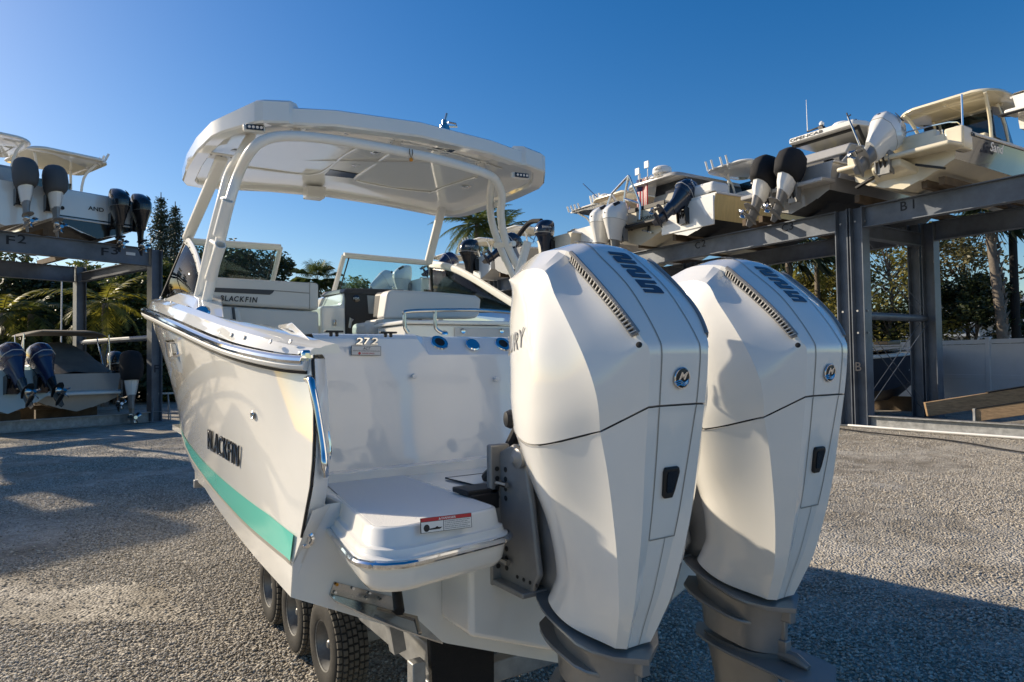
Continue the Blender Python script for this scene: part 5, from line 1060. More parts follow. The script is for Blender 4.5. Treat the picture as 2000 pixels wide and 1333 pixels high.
def bg_motor(label, loc, rz, tilt=0.0, style='white', paint='cowl', leg='phantom', cover=None, scale=1.0, word=None, wordm='paper', group='outboard motors of the stored boats', yaw=0.0):
    t = thing('outboard_motor', label, 'outboard motor', loc, rz, group); a = -tilt; ca, sa = math.cos(a), math.sin(a)
    T = lambda p: Vector((p[0] * scale, (p[1] * ca - p[2] * sa) * scale, (p[1] * sa + p[2] * ca) * scale))
    def lo(name, rings, material, smooth=35, parent=t): m = MB(); m.loft([[T(p) for p in r] for r in rings]); return m.build(name, material, parent=parent, world=False, smooth=smooth)
    def sec(z, yb, yf, w_, wf, p=.35, sk=0.0):   # plan section, rear -> front
        h = [(0, yb), (w_ * .34, yb + .005), (w_ * .48, yb + .03), (w_ * .88, yb + (yf - yb) * .22), (w_, yb + (yf - yb) * .45), (wf, yb + (yf - yb) * .8), (wf * .6, yf - .01), (0, yf)]
        L_ = [(x, y, z + sk * (y - yb)) for x, y in h]; return L_ + [(-x, y, zz) for x, y, zz in L_[-2:0:-1]]
    if cover:
        co = lo('motor_cover', [sec(.02, -.74, .0, .20, .17), sec(.12, -.80, .03, .27, .22), sec(.35, -.84, .06, .30, .25), sec(.62, -.80, .07, .29, .25), sec(.78, -.68, .05, .26, .22), sec(.86, -.55, 0, .20, .16), sec(.885, -.42, -.1, .10, .08)], cover, 60)
        lo('lower_cowl', [sec(.06, -.66, -.02, .19, .15), sec(-.22, -.60, -.06, .15, .12), sec(-.42, -.50, -.10, .11, .09)], paint)
    elif style == 'white':
        cw = lo('cowling', [sec(.24, -.82, .02, .29, .24), sec(.40, -.84, .04, .30, .25), sec(.52, -.83, .05, .30, .25), sec(.66, -.72, .05, .28, .23), sec(.78, -.56, .04, .25, .20), sec(.86, -.42, .02, .20, .16), sec(.885, -.34, -.02, .15, .12)], paint)
        lo('lower_cowl', [sec(.232, -.81, .015, .288, .235), sec(.0, -.74, -.04, .20, .17), sec(-.25, -.66, -.08, .14, .11), sec(-.42, -.60, -.10, .11, .10)], paint)
        lo('cowl_seam', [sec(.240, -.822, .022, .292, .242), sec(.232, -.818, .02, .292, .24)], 'grime')
        lo('grille', [[(.17, -.66, .70), (.24, -.62, .62), (.25, -.40, .76), (.18, -.42, .84)], [(.175, -.665, .715), (.245, -.625, .64), (.257, -.40, .775), (.187, -.42, .853)]], 'dark', 0)
        m = MB(); m.disc(T((0, -.838, .42)), T((0, -1, 0)) - T((0, 0, 0)), .035 * scale, .006, 14); m.build('badge', 'gloss', parent=cw, world=False)
    else:
        cw = lo('cowling', [sec(.20, -.66, .0, .24, .2), sec(.28, -.72, .03, .27, .22), sec(.42, -.74, .05, .285, .24), sec(.60, -.70, .06, .28, .235), sec(.74, -.60, .05, .25, .21), sec(.83, -.46, .02, .19, .15), sec(.86, -.34, -.04, .10, .08)], paint)
        lo('cowl_band', [sec(.335, -.742, .036, .286, .235), sec(.35, -.744, .04, .288, .24)], 'silver')
        lo('lower_cowl', [sec(.195, -.65, .0, .235, .19), sec(.05, -.60, -.03, .19, .15), sec(-.15, -.52, -.08, .13, .11), sec(-.42, -.48, -.10, .10, .09)], paint)
    if word:
        for sx in (-1, 1):
            o = T((sx * .292, -.22 if sx < 0 else -.66, .48)); o2 = T((sx * .292, -.66 if sx < 0 else -.22, .50)); up = T((sx * .285, -.22 if sx < 0 else -.66, .56)); m = MB(); text(m, word, o, o2 - o, up - o, .006, .1, .01); m.build('cowl_lettering', wordm, parent=t, world=False, smooth=0)
    lo('midsection', [sec(-.40, -.52, -.14, .10, .08), sec(-.60, -.48, -.16, .075, .06), sec(-.78, -.47, -.15, .07, .055)], leg)
    lo('ventilation_plate', [sec(-.785, -.70, -.12, .13, .09), sec(-.80, -.70, -.12, .13, .09)], leg)
    lo('gearcase_strut', [sec(-.80, -.46, -.16, .06, .05), sec(-1.0, -.46, -.16, .035, .03)], leg)
    m = MB(); A0 = T((0, -.58, -1.06)); A1 = T((0, -.08, -1.06)); m.tube([A0.lerp(A1, k) for k in (0, .15, .4, .7, .9, 1)], [.045 * scale, .058 * scale, .062 * scale, .055 * scale, .03 * scale, .005], 12); gc = m.build('gearcase', leg, parent=t, world=False)
    m = MB(); m.prism([T(p) for p in ((-.008, -.44, -1.1), (-.008, -.18, -1.1), (-.008, -.28, -1.28), (-.008, -.42, -1.31))], (.016, 0, 0)); m.build('skeg', leg, parent=gc, world=False)
    pr = MB().tube([T((0, -.58, -1.06)), T((0, -.72, -1.06))], .05 * scale, 12).build('propeller', 'stain', parent=t, world=False)
    for q in range(3):
        an = rad(120 * q + 40); rows = []
        for k in range(5):
            r = .05 + .14 * k / 4; cw_ = .5 * math.sin(math.pi * (.25 + .6 * k / 4)); rows.append([T((math.cos(an + s * cw_) * r, -.65 + s * .05, -1.06 + math.sin(an + s * cw_) * r)) for s in (-1, 0, 1)])
        m = MB(); m.loft(rows, False, False); m.build('propeller_blade', 'stain', parent=pr, world=False, solid=.006)
    m = MB()
    for sx in (-1, 1): m.prism([V(sx * .14 * scale, y * scale, z * scale) for y, z in ((.06, .05), (-.10, .10), (-.16, .0), (-.12, -.35), (.06, -.42))], (sx * .03, 0, 0))
    m.box((0, -.03 * scale, -.2 * scale), (.26 * scale, .1 * scale, .4 * scale)); m.build('clamp_bracket', 'cast' if leg == 'phantom' else 'gloss', parent=t, world=False)
    m = MB(); m.tube([V(.04, -.03, -.36), T((.04, -.2, -.12))], .03, 10); m.tube([V(-.06, -.03, -.36), T((-.06, -.2, -.12))], .025, 10); m.build('tilt_ram', 'gloss', parent=t, world=False)
    m = MB(); m.tube(spline([T((.05, .03, .15)), V(.08, .06, .16), V(.1, .2, .08), V(.1, .35, .0)], 5), .035, 8); m.build('rigging_hose', 'black', parent=t, world=False)
    return t
def put(t, x, y, z): return t.matrix_basis @ Vector((x, y, z))
FW = -math.pi / 2    # bow toward +X on the right rack
TX = 17.45           # transom plane on the right rack
def spot(px, py, z=None):
    p = aX(px, py, TX); return Vector((TX, p.y, p.z if z is None else z))
GB = 'boats stored on the right rack'
# ---- navy and cream centre console, bay B1
p = spot(1762, 330, 6.05)
b = bg_hull('navy-sided cream centre console boat with cream hardtop on the right rack', p, FW, 8.6, 2.75, 1.12, .46, 'navy', 'creamlow', 'cream', 'cream', group=GB)
W = dict(parent=b, world=False)
m = MB(); m.prism([V(-1.36, -.62, .66), V(1.36, -.62, .66), V(1.40, .05, .70), V(-1.40, .05, .70)], (0, 0, .12)); m.prism([V(-.5, -.5, .50), V(.2, -.5, .50), V(.4, .04, .3), V(-.7, .04, .3)], (0, 0, .2)); m.build('swim_platform', 'cream', bevel=.05, seg=3, **W)
m = MB(); m.box((-.1, .18, 1.02), (1.75, .26, .60)); m.build('aft_bulkhead', 'cream', bevel=.05, **W)
m = MB(); m.box((1.20, .22, .94), (.42, .5, .56)); m.build('quarter_block', 'cream', bevel=.05, **W)
m = MB(); m.box((-1.20, .22, .94), (.42, .5, .56)); m.build('quarter_block', 'cream', bevel=.05, **W)
for sx in (-1, 1): m = MB(); m.box((sx * .75, -.2, .36), (.66, .14, .05), Matrix.Rotation(sx * .36, 3, 'Y')); m.build('trim_tab', 'black', **W)
canopy(b, 2.1, 4.9, 1.28, 2.66, 'cream', 'cream', .08, .55, .10, .015)
legs(b, [[(s * .85, 2.9, 1.2), (s * .88, 2.75, 2.0), (s * .95, 2.4, 2.45), (s * 1.0, 2.2, 2.58)] for s in (-1, 1)] + [[(s * .85, 3.9, 1.5), (s * .85, 3.7, 2.05), (s * .80, 3.4, 2.57)] for s in (-1, 1)] + [[(-.95, 2.5, 2.54), (0, 2.5, 2.58), (.95, 2.5, 2.54)], [(-.85, 3.6, 2.57), (0, 3.6, 2.62), (.85, 3.6, 2.57)], [(.0, 2.3, 2.57), (0, 4.6, 2.62)]], .045, 'cream')
legs(b, [[(.55, 2.0, 1.5), (.55, 2.0, 2.62)]], .025, 'chrome', 8, 'canopy_prop')
console(b, 2.7, 4.4, .72, .9, 1.75, 'cream')
m = MB(); m.prism([V(-.80, 4.3, 1.65), V(-.76, 3.75, 2.55), V(.76, 3.75, 2.55), V(.80, 4.3, 1.65)], (0, .02, 0)); m.build('front_windscreen', 'glassd', smooth=0, **W)
for s in (-1, 1): m = MB(); m.prism([V(s * .86, 3.1, 1.6), V(s * .84, 2.95, 2.4), V(s * .80, 3.7, 2.5), V(s * .84, 4.2, 1.6)], (s * .015, 0, 0)); m.build('side_window', 'navy', smooth=0, **W)
m = MB(); m.box((0, 1.9, 1.4), (1.5, .35, .4)); m.build('leaning_post', 'cream', bevel=.08, **W)
for x in (-.55, -.2, .2, .55): m = MB(); m.tube([(x, 1.72, 1.4), (x, 1.62, 1.72)], .045, 10); m.build('rod_holder', 'chrome', **W)
legs(b, [[(-1.25, .5, 1.2), (-1.0, .45, 1.5), (.9, .45, 1.5), (1.2, .5, 1.2)]], .018, 'chrome', 6, 'grab_rail')
wtext(b, 'Sand', V(1.402, 1.35, .80), V(0, .75, .03), V(0, .0, .24), 'paper', .01, .3); wtext(b, 'GW', V(1.42, .34, 1.0), V(0, .2, 0), V(0, 0, .1), 'ink', .008)
wtext(b, 'Gold', V(-.2, .035, .92), V(.6, 0, 0), V(0, 0, .16), 'silver', .008, .3)
bg_motor('white outboard motor tilted high on the navy and cream boat', put(b, -.18, -.45, .80), FW, rad(52), 'white', 'cowl', 'phantom', scale=1.12, word='MERCURY', wordm='greydecal')
lp_ = thing('boat_hook', 'thin metal pole leaning beside the tilted white motor on the rack', 'pole', put(b, -1.2, -.5, .7)); m = MB(); q0 = aX(1690, 310, 16.9); q1 = aX(1656, 228, 16.9); m.tube([q0, q1], .025, 8); m.build('shaft', 'stain', parent=lp_); m = MB(); m.tube([q1 + V(0, -.08, .02), q1, q1 + V(0, .03, .1)], .02, 6); m.build('hook', 'black', parent=lp_)
# ---- far right boat, only its stern quarter in view
p = spot(2128, 262, 6.35)
b = bg_hull('white boat with black canvas at the extreme right edge of the rack', p + V(-.3, 0, 0), FW, 7.6, 2.5, 1.15, .4, 'gel', 'gel', 'gel', group=GB); W = dict(parent=b, world=False)
m = MB(); m.prism([V(-1.2, -.5, .62), V(1.2, -.5, .62), V(1.2, .05, .66), V(-1.2, .05, .66)], (0, 0, .12)); m.build('swim_platform', 'gel', bevel=.04, **W)
m = MB(); m.tube([V(-1.25, -.5, .63), V(-1.27, 1, .95), V(-1.27, 4, 1.1)], .03, 8); m.tube([V(-1.22, -.53, .63), V(1.22, -.53, .63)], .03, 8); m.build('rub_rail', 'black', **W)
m = MB(); m.prism([V(-1.1, .4, 1.15), V(-1.0, 1.0, 1.75), V(-1.0, 2.6, 1.85), V(-1.1, 3.2, 1.3)], (2.1, 0, 0)); m.build('cockpit_cover', 'blackfab', bevel=.1, seg=3, **W)
m = MB(); m.tube([V(.6, -.1, .75), V(-.4, -.1, .35)], .05, 8); m.build('trim_tab', 'black', **W)
bg_motor('white outboard motor cut off by the right edge of the picture', put(b, -.1, -.4, .92), FW, rad(0), 'white', 'cowl', 'phantom', scale=1.15)
# ---- grey boat with open cab hardtop, bay C3
p = spot(1545, 390, 6.03)
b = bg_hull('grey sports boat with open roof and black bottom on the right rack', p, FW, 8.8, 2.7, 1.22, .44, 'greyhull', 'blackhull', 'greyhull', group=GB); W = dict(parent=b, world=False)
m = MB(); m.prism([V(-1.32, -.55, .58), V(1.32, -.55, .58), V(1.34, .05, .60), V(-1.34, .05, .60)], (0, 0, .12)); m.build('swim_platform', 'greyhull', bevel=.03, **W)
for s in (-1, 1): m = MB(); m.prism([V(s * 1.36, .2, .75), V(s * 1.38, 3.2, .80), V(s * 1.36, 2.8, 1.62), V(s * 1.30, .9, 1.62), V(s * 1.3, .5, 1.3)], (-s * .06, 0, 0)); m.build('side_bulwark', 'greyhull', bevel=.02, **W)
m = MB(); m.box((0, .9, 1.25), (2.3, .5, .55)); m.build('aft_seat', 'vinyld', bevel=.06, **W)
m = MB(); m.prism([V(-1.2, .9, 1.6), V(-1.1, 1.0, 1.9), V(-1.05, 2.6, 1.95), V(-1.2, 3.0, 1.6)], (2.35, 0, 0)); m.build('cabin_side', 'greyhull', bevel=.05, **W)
for s in (-1, 1): m = MB(); m.tube([V(s * 1.395, .6, .96), V(s * 1.40, 2.6, 1.0)], .02, 6); m.build('side_trim', 'black', **W)
ring = lambda off, dz: [Vector((p_.x, p_.y, p_.z + (p_.y - 1.6) * .0)) for p_ in rrect([(-1.05, 1.5), (1.05, 1.5), (1.18, 2.0), (1.12, 4.3), (.8, 4.6), (-.8, 4.6), (-1.12, 4.3), (-1.18, 2.0)], [.1] * 8, off, 2.62 + dz, 3)]
m = MB(); m.loft([ring(-.1, .10), ring(-.02, .09), ring(0, .05), ring(0, -.05), ring(-.06, -.08)]); m.build('hardtop', 'gel', smooth=30, **W)
m = MB(); m.loft([ring(-.06, -.082), ring(-.1, -.06)]); m.build('hardtop_underside', 'gel', smooth=30, **W)
for x0, x1, y0_, y1_ in ((-.92, -.08, 1.85, 2.85), (.08, .92, 1.85, 2.85), (-.88, -.08, 3.0, 4.1), (.08, .88, 3.0, 4.1)): m = MB(); m.box(((x0 + x1) / 2, (y0_ + y1_) / 2, 2.55), (x1 - x0, y1_ - y0_, .02)); m.build('roof_window', 'navy', smooth=0, **W)
legs(b, [[(s * 1.05, 2.4, 1.7), (s * 1.05, 1.8, 2.45), (s * 1.02, 1.62, 2.72)] for s in (-1, 1)] + [[(s * 1.0, 3.6, 1.9), (s * 1.0, 3.2, 2.72)] for s in (-1, 1)] + [[(-1.05, 1.75, 2.5), (0, 1.75, 2.5), (1.05, 1.75, 2.5)]], .05, 'black')
console(b, 2.6, 4.2, .9, 1.0, 2.0, 'vinyld', .6)
wtext(b, 'OPENCAB', V(-1.0, 1.49, 2.595), V(1.1, 0, 0), V(0, 0, .085), 'ink', .004, .1); wtext(b, 'SAXDOR', V(1.385, .75, 1.15), V(0, 1.4, 0), V(0, 0, .16), 'ink', .012, .1); wtext(b, 'Performance', V(1.385, .70, .98), V(0, .8, 0), V(0, 0, .08), 'greydecal', .008, .3)
m = MB(); m.lathe([(.30, 0), (.32, .03), (.31, .16), (.24, .22), (.001, .23)], V(.25, 2.3, 2.75), (0, 0, 1), 24); rd_ = m.build('radome', 'radome', **W); wtext(b, 'SIMRAD', V(.12, 1.975, 2.81), V(.42, 0, 0), V(0, 0, .07), 'ink', .004)
m = MB(); m.prism([V(-.25, 2.0, 2.65), V(-.25, 2.3, 2.65), V(-.42, 2.2, 3.02), V(-.42, 2.05, 3.02)], (.16, 0, 0)); m.tube([V(-.34, 2.1, 3.0), V(-.8, 2.1, 2.98)], .03, 6); m.build('mast', 'black', bevel=.01, **W); m = MB(); m.lathe([(.07, 0), (.08, .06), (.03, .12)], V(-.30, 2.1, 3.04), (0, 0, 1), 12); m.build('gps_dome', 'radome', **W)
m = MB(); m.tube([V(-.78, 2.1, 2.98), V(-.80, 2.1, 4.0)], [.016, .006], 6); m.build('whip_antenna', 'radome', **W)
bg_motor('left of two black-covered motors tilted on the grey boat', put(b, -.42, -.42, .62), FW, rad(28), 'white', 'cowl', 'phantom', 'blackfab', 1.08)
bg_motor('right of two black-covered motors tilted on the grey boat', put(b, .38, -.42, .62), FW, rad(28), 'white', 'cowl', 'phantom', 'blackfab', 1.08)
# ---- gold hull with white seat covers
p = spot(1342, 430, 6.03)
b = bg_hull('gold-hulled boat with white tee-top and white seat covers on the right rack', p, FW, 7.6, 2.5, 1.22, .36, 'gold', 'blackhull', 'gel', 'gel', group=GB); W = dict(parent=b, world=False)
m = MB(); m.box((0, -.01, .66), (2.3, .06, .95)); m.build('transom_panel', 'gel', bevel=.02, **W)
m = MB(); m.box((.2, .5, 1.45), (1.7, .8, .42)); m.build('seat_cover', 'flagwhite', bevel=.12, seg=3, **W)
canopy(b, 2.0, 4.3, 1.05, 2.7, 'gel', 'gel', .06, .5, .05)
legs(b, [[(s * .6, 3.4, 1.4), (s * .62, 3.1, 2.3), (s * .75, 2.6, 2.66)] for s in (-1, 1)] + [[(s * .62, 2.9, 1.4), (s * .6, 2.9, 2.67)] for s in (-1, 1)], .04, 'powder')
legs(b, [[(x, 1.98, 2.65), (x, 1.85, 2.98)] for x in (-.75, -.5, -.1, .15)], .035, 'powder', 8, 'rod_holder')
console(b, 2.8, 3.9, .5, .9, 1.9, 'gel', .4)
bg_motor('dark navy outboard motor tilted high beside the gold hull', put(b, -.05, -.1, .85), FW, rad(52), 'round', 'yamaha', 'yamaha', None, 1.15, 'YAMAHA', 'silver')
# ---- canvas-topped boat with the flag
p = spot(1250, 470, 6.05)
b = bg_hull('pale cabin boat with grey canvas top and radar dome on the right rack', p, FW, 9.0, 2.9, 1.26, .46, 'creamlow', 'creamlow', 'gel', group=GB); W = dict(parent=b, world=False)
m = MB(); m.prism([V(-1.35, -.5, .60), V(1.35, -.5, .60), V(1.38, .05, .62), V(-1.38, .05, .62)], (0, 0, .11)); m.build('swim_platform', 'black', bevel=.03, **W)
m = MB(); m.box((.3, .18, 1.12), (1.9, .4, .58)); m.build('aft_bulkhead', 'creamlow', bevel=.05, **W); m = MB(); m.box((.3, -.02, 1.32), (1.92, .05, .14)); m.build('black_band', 'black', **W)
wtext(b, 'AXOPAR', V(-.1, -.03, .88), V(.9, 0, 0), V(0, 0, .11), 'ink', .006)
m = MB(); m.prism([V(-.35, .9, 1.3), V(1.35, .9, 1.3), V(1.30, 1.1, 1.95), V(-.30, 1.1, 1.95)], (0, .05, 0)); m.build('canvas_panel', 'canvasgrey', **W)
m = MB(); m.prism([V(-.30, 1.1, 1.95), V(1.30, 1.1, 1.95), V(1.2, 1.15, 2.4), V(-.25, 1.15, 2.4)], (0, .05, 0)); m.build('canvas_window', 'winglass', **W)
m = MB(); m.prism([V(1.33, .95, 1.3), V(1.27, 1.15, 2.38), V(1.2, 4.6, 2.38), V(1.3, 5.2, 1.5)], (.04, 0, 0)); m.build('canvas_side', 'vinyld', **W)
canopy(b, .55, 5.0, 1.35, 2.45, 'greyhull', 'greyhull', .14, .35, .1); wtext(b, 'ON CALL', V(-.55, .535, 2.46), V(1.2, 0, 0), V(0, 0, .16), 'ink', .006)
m = MB(); m.lathe([(.34, 0), (.36, .04), (.34, .2), (.25, .26), (.001, .27)], V(.0, 1.2, 2.78), (0, 0, 1), 24); m.lathe([(.16, -.2), (.12, 0)], V(0, 1.2, 2.78), (0, 0, 1), 12); m.build('radome', 'radome', **W); wtext(b, 'SIMRAD', V(-.05, .835, 2.86), V(.36, 0, 0), V(0, 0, .08), 'ink', .004)
m = MB(); m.tube([V(-1.0, 1.0, 2.68), V(.2, 1.2, 2.71)], .07, 10); m.tube([V(-1.0, 1.0, 2.6), V(-1.0, 1.0, 3.0)], .05, 8); m.build('light_mast', 'radome', **W)
for x, z in ((-1.05, 3.08), (-.55, 3.23)): m = MB(); m.box((x, .95, z), (.22, .05, .26)); m.tube([V(x, 1.0, z), V(x, 1.0, 2.68)], .02, 6); m.build('flood_light', 'radome', bevel=.02, **W)
fl = thing('flag', 'small striped flag with a blue canton hanging beside the radar dome', 'flag', put(b, -.9, .75, 1.9)); FLp = dict(parent=fl, world=True)
fo = put(b, -.85, .7, 2.65); fx = Vector((0, -1, 0)); 
for q in range(13):
    w0, w1 = q * .048, (q + 1) * .048; z0 = -.46 if q < 6 else 0.0; bend = lambda w_: fo + fx * w_ + V(-.05 * math.sin(w_ * 14), 0, 0)
    m = MB(); rows_ = [[bend(w_) + V(0, 0, z) for z in (z0, (z0 - 1.1) / 2, -1.1)] for w_ in (w0, w1)]; m.loft(rows_, False, False); m.build('stripe', 'flagred' if q % 2 == 0 else 'flagwhite', parent=fl, solid=.004)
m = MB(); m.loft([[bend(w_) + V(-.001, 0, z) for z in (0, -.46)] for w_ in [k * .048 for k in range(7)]], False, False); m.build('canton', 'flagblue', parent=fl, solid=.005)
pn = thing('pennant', 'dark furled pennant hanging below the striped flag', 'flag', put(b, -1.1, .6, 1.2)); o = put(b, -1.15, .6, 1.75); m = MB(); m.loft([[o, o + V(0, .05, -.2)], [o + V(-.03, -.15, -.45), o + V(0, .15, -.55)], [o + V(.02, -.3, -.95), o + V(0, .3, -1.0)]], False, False); m.build('cloth', 'flagblue', parent=pn, solid=.01)
ap_ = [V(-1.35, .0, .75), V(-1.3, .0, 1.9), V(-1.15, -.1, 2.35), V(-.9, -.2, 2.55)]
legs(b, [[(-1.4, -.3, .7), (-1.4, -.3, 1.6), (-1.2, -.25, 2.1)], [(-1.2, -.25, 2.1), (-.2, -.3, 2.55)], [(-.2, -.3, 2.55), (-.45, -.3, 1.75), (-.45, -.3, .75)], [(-.2, -.3, 2.55), (.12, -.1, 1.5), (.12, -.1, .9)], [(-.45, -.3, 1.75), (.1, -.1, 1.5)], [(-1.2, -.25, 2.1), (-1.2, .4, 1.3)]], .045, 'alu', 8, 'tow_arch')
bg_motor('left of twin white motors under the aluminium tow arch', put(b, -1.15, -.42, .60), FW, rad(5), 'white', 'cowl', 'phantom', None, 1.1)
bg_motor('right of twin white motors under the aluminium tow arch', put(b, -.42, -.42, .60), FW, rad(5), 'white', 'cowl', 'phantom', None, 1.1)
m = MB(); m.box((.45, -.05, .42), (.5, .12, .05), Matrix.Rotation(.35, 3, 'Y')); m.tube([V(.5, -.03, .6), V(.5, -.08, .38)], .05, 8); m.build('trim_tab', 'stain', **W)
# ---- boat with tan-lined hardtop, behind
p = Vector((TX + .5, 21.4, 6.1))
b = bg_hull('white boat with tan-lined curved hardtop behind the twin white motors', p, FW, 8.0, 2.6, 1.3, .42, 'gel', 'gel', 'gel', group=GB)
canopy(b, 1.0, 4.0, 1.3, 2.75, 'cream', 'tan', .08, .5, .25); legs(b, [[(s * .95, 2.2, 1.3), (s * 1.0, 1.8, 2.6)] for s in (-1, 1)], .04, 'powder'); console(b, 2.2, 3.6, .7, .9, 1.9, 'gel', .5)
legs(b, [[(-.9, 1.2, 2.8), (-1.5, .9, 3.5)]], .02, 'alu', 6, 'whip_antenna')
# ---- boat with rod-holder tee-top
p = Vector((TX, 23.2, 6.0))
b = bg_hull('pale boat with black-lined tee-top and rod holders in the middle of the right rack', p, FW, 7.8, 2.5, 1.2, .4, 'creamlow', 'creamlow', 'gel', group=GB); W = dict(parent=b, world=False)
canopy(b, 1.6, 4.0, 1.05, 2.65, 'gel', 'black', .06, .4, .04); legs(b, [[(s * .55, 2.7, 1.2), (s * .6, 2.5, 2.2), (s * .85, 2.0, 2.6)] for s in (-1, 1)] + [[(s * .6, 3.2, 1.2), (s * .6, 3.3, 2.6)] for s in (-1, 1)] + [[(-1.0, 1.75, 2.6), (1.0, 1.75, 2.6)]], .04, 'powder'); console(b, 2.6, 3.6, .5, .9, 1.8, 'gel')
legs(b, [[(x, 1.6, 2.6), (x, 1.5, 2.85)] for x in (-.95, -.7, -.45, -.2)], .04, 'powder', 8, 'rod_holder'); legs(b, [[(x, 2.4, 2.95), (x, 2.3, 3.3)] for x in (-.3, -.1, .1, .3)], .05, 'powder', 8, 'rocket_launcher')
m = MB(); m.lathe([(.26, 0), (.28, .16), (.18, .22)], V(.5, 2.5, 3.0), (0, 0, 1), 18); m.build('radome', 'radome', **W); legs(b, [[(.45, 2.5, 2.7), (.5, 2.5, 3.0)]], .06, 'powder')
bg_motor('dark upright motor with a white stripe in the middle of the right rack', put(b, -.1, -.05, .95), FW, 0, 'round', 'yamaha', 'yamaha', None, 1.1, 'YAMAHA', 'silver')
# ---- further boats down the rack
def small_boat(label, y, z=6.3, side='gel', top='cream', dx=0.0, **k):
    b = bg_hull(label, Vector((TX + dx, y, z - .3)), FW, 7.4, 2.4, 1.15, .38, side, side, 'gel', group=GB)
    if top: canopy(b, 1.6, 4.0, 1.1, 2.75, 'gel', top, .06, .4, .08); legs(b, [[(s * .6, 2.7, 1.2), (s * .65, 2.4, 2.3), (s * .85, 2.0, 2.7)] for s in (-1, 1)] + [[(s * .6, 3.3, 1.2), (s * .6, 3.3, 2.7)] for s in (-1, 1)], .04, 'powder'); console(b, 2.6, 3.6, .5, .9, 1.8, 'gel'); legs(b, [[(x, 1.6, 2.7), (x, 1.5, 2.95)] for x in (-.9, -.6, -.3)], .04, 'powder', 8, 'rod_holder')
    return b
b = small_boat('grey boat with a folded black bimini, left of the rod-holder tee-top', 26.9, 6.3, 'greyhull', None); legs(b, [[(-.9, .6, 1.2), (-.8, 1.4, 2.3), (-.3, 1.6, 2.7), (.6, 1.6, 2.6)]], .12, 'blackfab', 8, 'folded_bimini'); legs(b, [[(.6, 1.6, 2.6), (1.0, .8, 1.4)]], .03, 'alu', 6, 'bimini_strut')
bg_motor('grey-blue motor tilted high on the grey boat with the folded bimini', put(b, .2, -.05, .95), FW, rad(55), 'round', 'yamaha', 'yamaha', None, 1.1)
b = small_boat('white boat with cream tee-top behind the arch of the near boat', 29.4, 6.35); bg_motor('black upright motor left of the arch of the near boat', put(b, -.3, -.05, .95), FW, 0, 'round', 'mercblack', 'mercblack', None, 1.25, 'MERCURY', 'silver')
b = small_boat('far white boat with a pale hardtop seen above the windscreen', 33.0, 6.3); bg_motor('far dark blue motor tilted up above the starboard windscreen', put(b, 0, -.05, .95), FW, rad(60), 'round', 'blueeng', 'blueeng', None, 1.1)
b = small_boat('farther white boat seen through the starboard windscreen', 37.2, 6.0, 'gel', 'cream'); bg_motor('white upright motor seen through the starboard windscreen', put(b, -.4, -.05, .9), FW, 0, 'white', 'cowl', 'phantom', None, 1.3)
b = small_boat('farthest white boat on the right rack, behind the windscreen', 41.5, 5.9, 'gel', None); bg_motor('white motor tilted high, seen through the starboard windscreen', put(b, 0, -.05, .9), FW, rad(58), 'white', 'cowl', 'phantom', None, 1.5)
# ---- navy boat on the ground under the right rack
pb = aX(1806, 700, 27.0)
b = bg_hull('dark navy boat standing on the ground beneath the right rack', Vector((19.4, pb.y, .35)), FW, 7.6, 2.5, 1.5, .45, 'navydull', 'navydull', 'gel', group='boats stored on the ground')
m = MB(); m.box((0, 5.0, 2.02), (.5, .9, .12)); m.build('bow_cushion', 'timber', parent=b, world=False, bevel=.04)
for y in (1.5, 5.0): m = MB(); m.box((0, y, -.1), (1.8, .2, .5)); m.build('keel_block', 'timberd', parent=b, world=False)
# ---- left rack
LW = math.atan2(lp.y, lp.x) - math.pi / 2; GL = 'boats stored on the left rack'
q = on_left(178, 440); bl = LA + ld * ((Vector((q.x, q.y, 0)) - LA).dot(ld)) - lp * .5 + V(0, 0, 6.0)
b = bg_hull('black and white boat with cream tee-top on the left rack', bl, LW, 8.2, 2.7, 1.30, .44, 'gel', 'blackhull', 'gel', group=GL); W = dict(parent=b, world=False)
for s in (-1, 1): m = MB(); m.prism([V(s * 1.30, .5, .62), V(s * 1.385, .9, 1.18), V(s * 1.40, 3.6, 1.3), V(s * 1.34, 4.2, .8)], (s * .03, 0, 0)); m.build('black_side_panel', 'gloss', smooth=0, **W)
wtext(b, 'S', V(-1.425, 2.3, .82), V(0, -.3, 0), V(0, 0, .32), 'paper', .01, .3); m = MB(); m.tube([V(-1.36, 0, .52), V(-1.40, 3.5, .62)], .03, 8); m.tube([V(-1.36, -.03, .52), V(1.36, -.03, .52)], .03, 8); m.build('rub_rail', 'radome', **W); wtext(b, 'AND', V(-.28, -.012, .88), V(.46, 0, 0), V(0, 0, .13), 'ink', .006); MB().disc((-1.0, -.01, .82), (0, -1, 0), .06, .01).build('drain_fitting', 'dark', **W); m = MB(); m.prism([V(0, -.012, .0), V(-1.17, -.012, .44), V(-1.27, -.012, .60), V(1.27, -.012, .60), V(1.17, -.012, .44)], (0, .01, 0)); m.build('black_transom_panel', 'gloss', smooth=0, **W)
m = MB(); m.box((0, .3, 1.3), (2.3, .5, .3)); m.build('aft_bulkhead', 'gel', bevel=.05, **W)
canopy(b, 2.0, 4.8, 1.25, 3.15, 'gel', 'cream', .08, .5, .06); legs(b, [[(s * .7, 3.3, 1.4), (s * .72, 3.0, 2.6), (s * .95, 2.5, 3.08)] for s in (-1, 1)] + [[(s * .7, 4.0, 1.4), (s * .7, 4.1, 3.1)] for s in (-1, 1)], .045, 'powder'); legs(b, [[(1.0, 2.05 + .35 * k, 3.05), (1.12, 1.95 + .35 * k, 3.38)] for k in range(5)], .04, 'powder', 8, 'rod_holder'); console(b, 3.1, 4.2, .6, .9, 2.0, 'gel', .5)
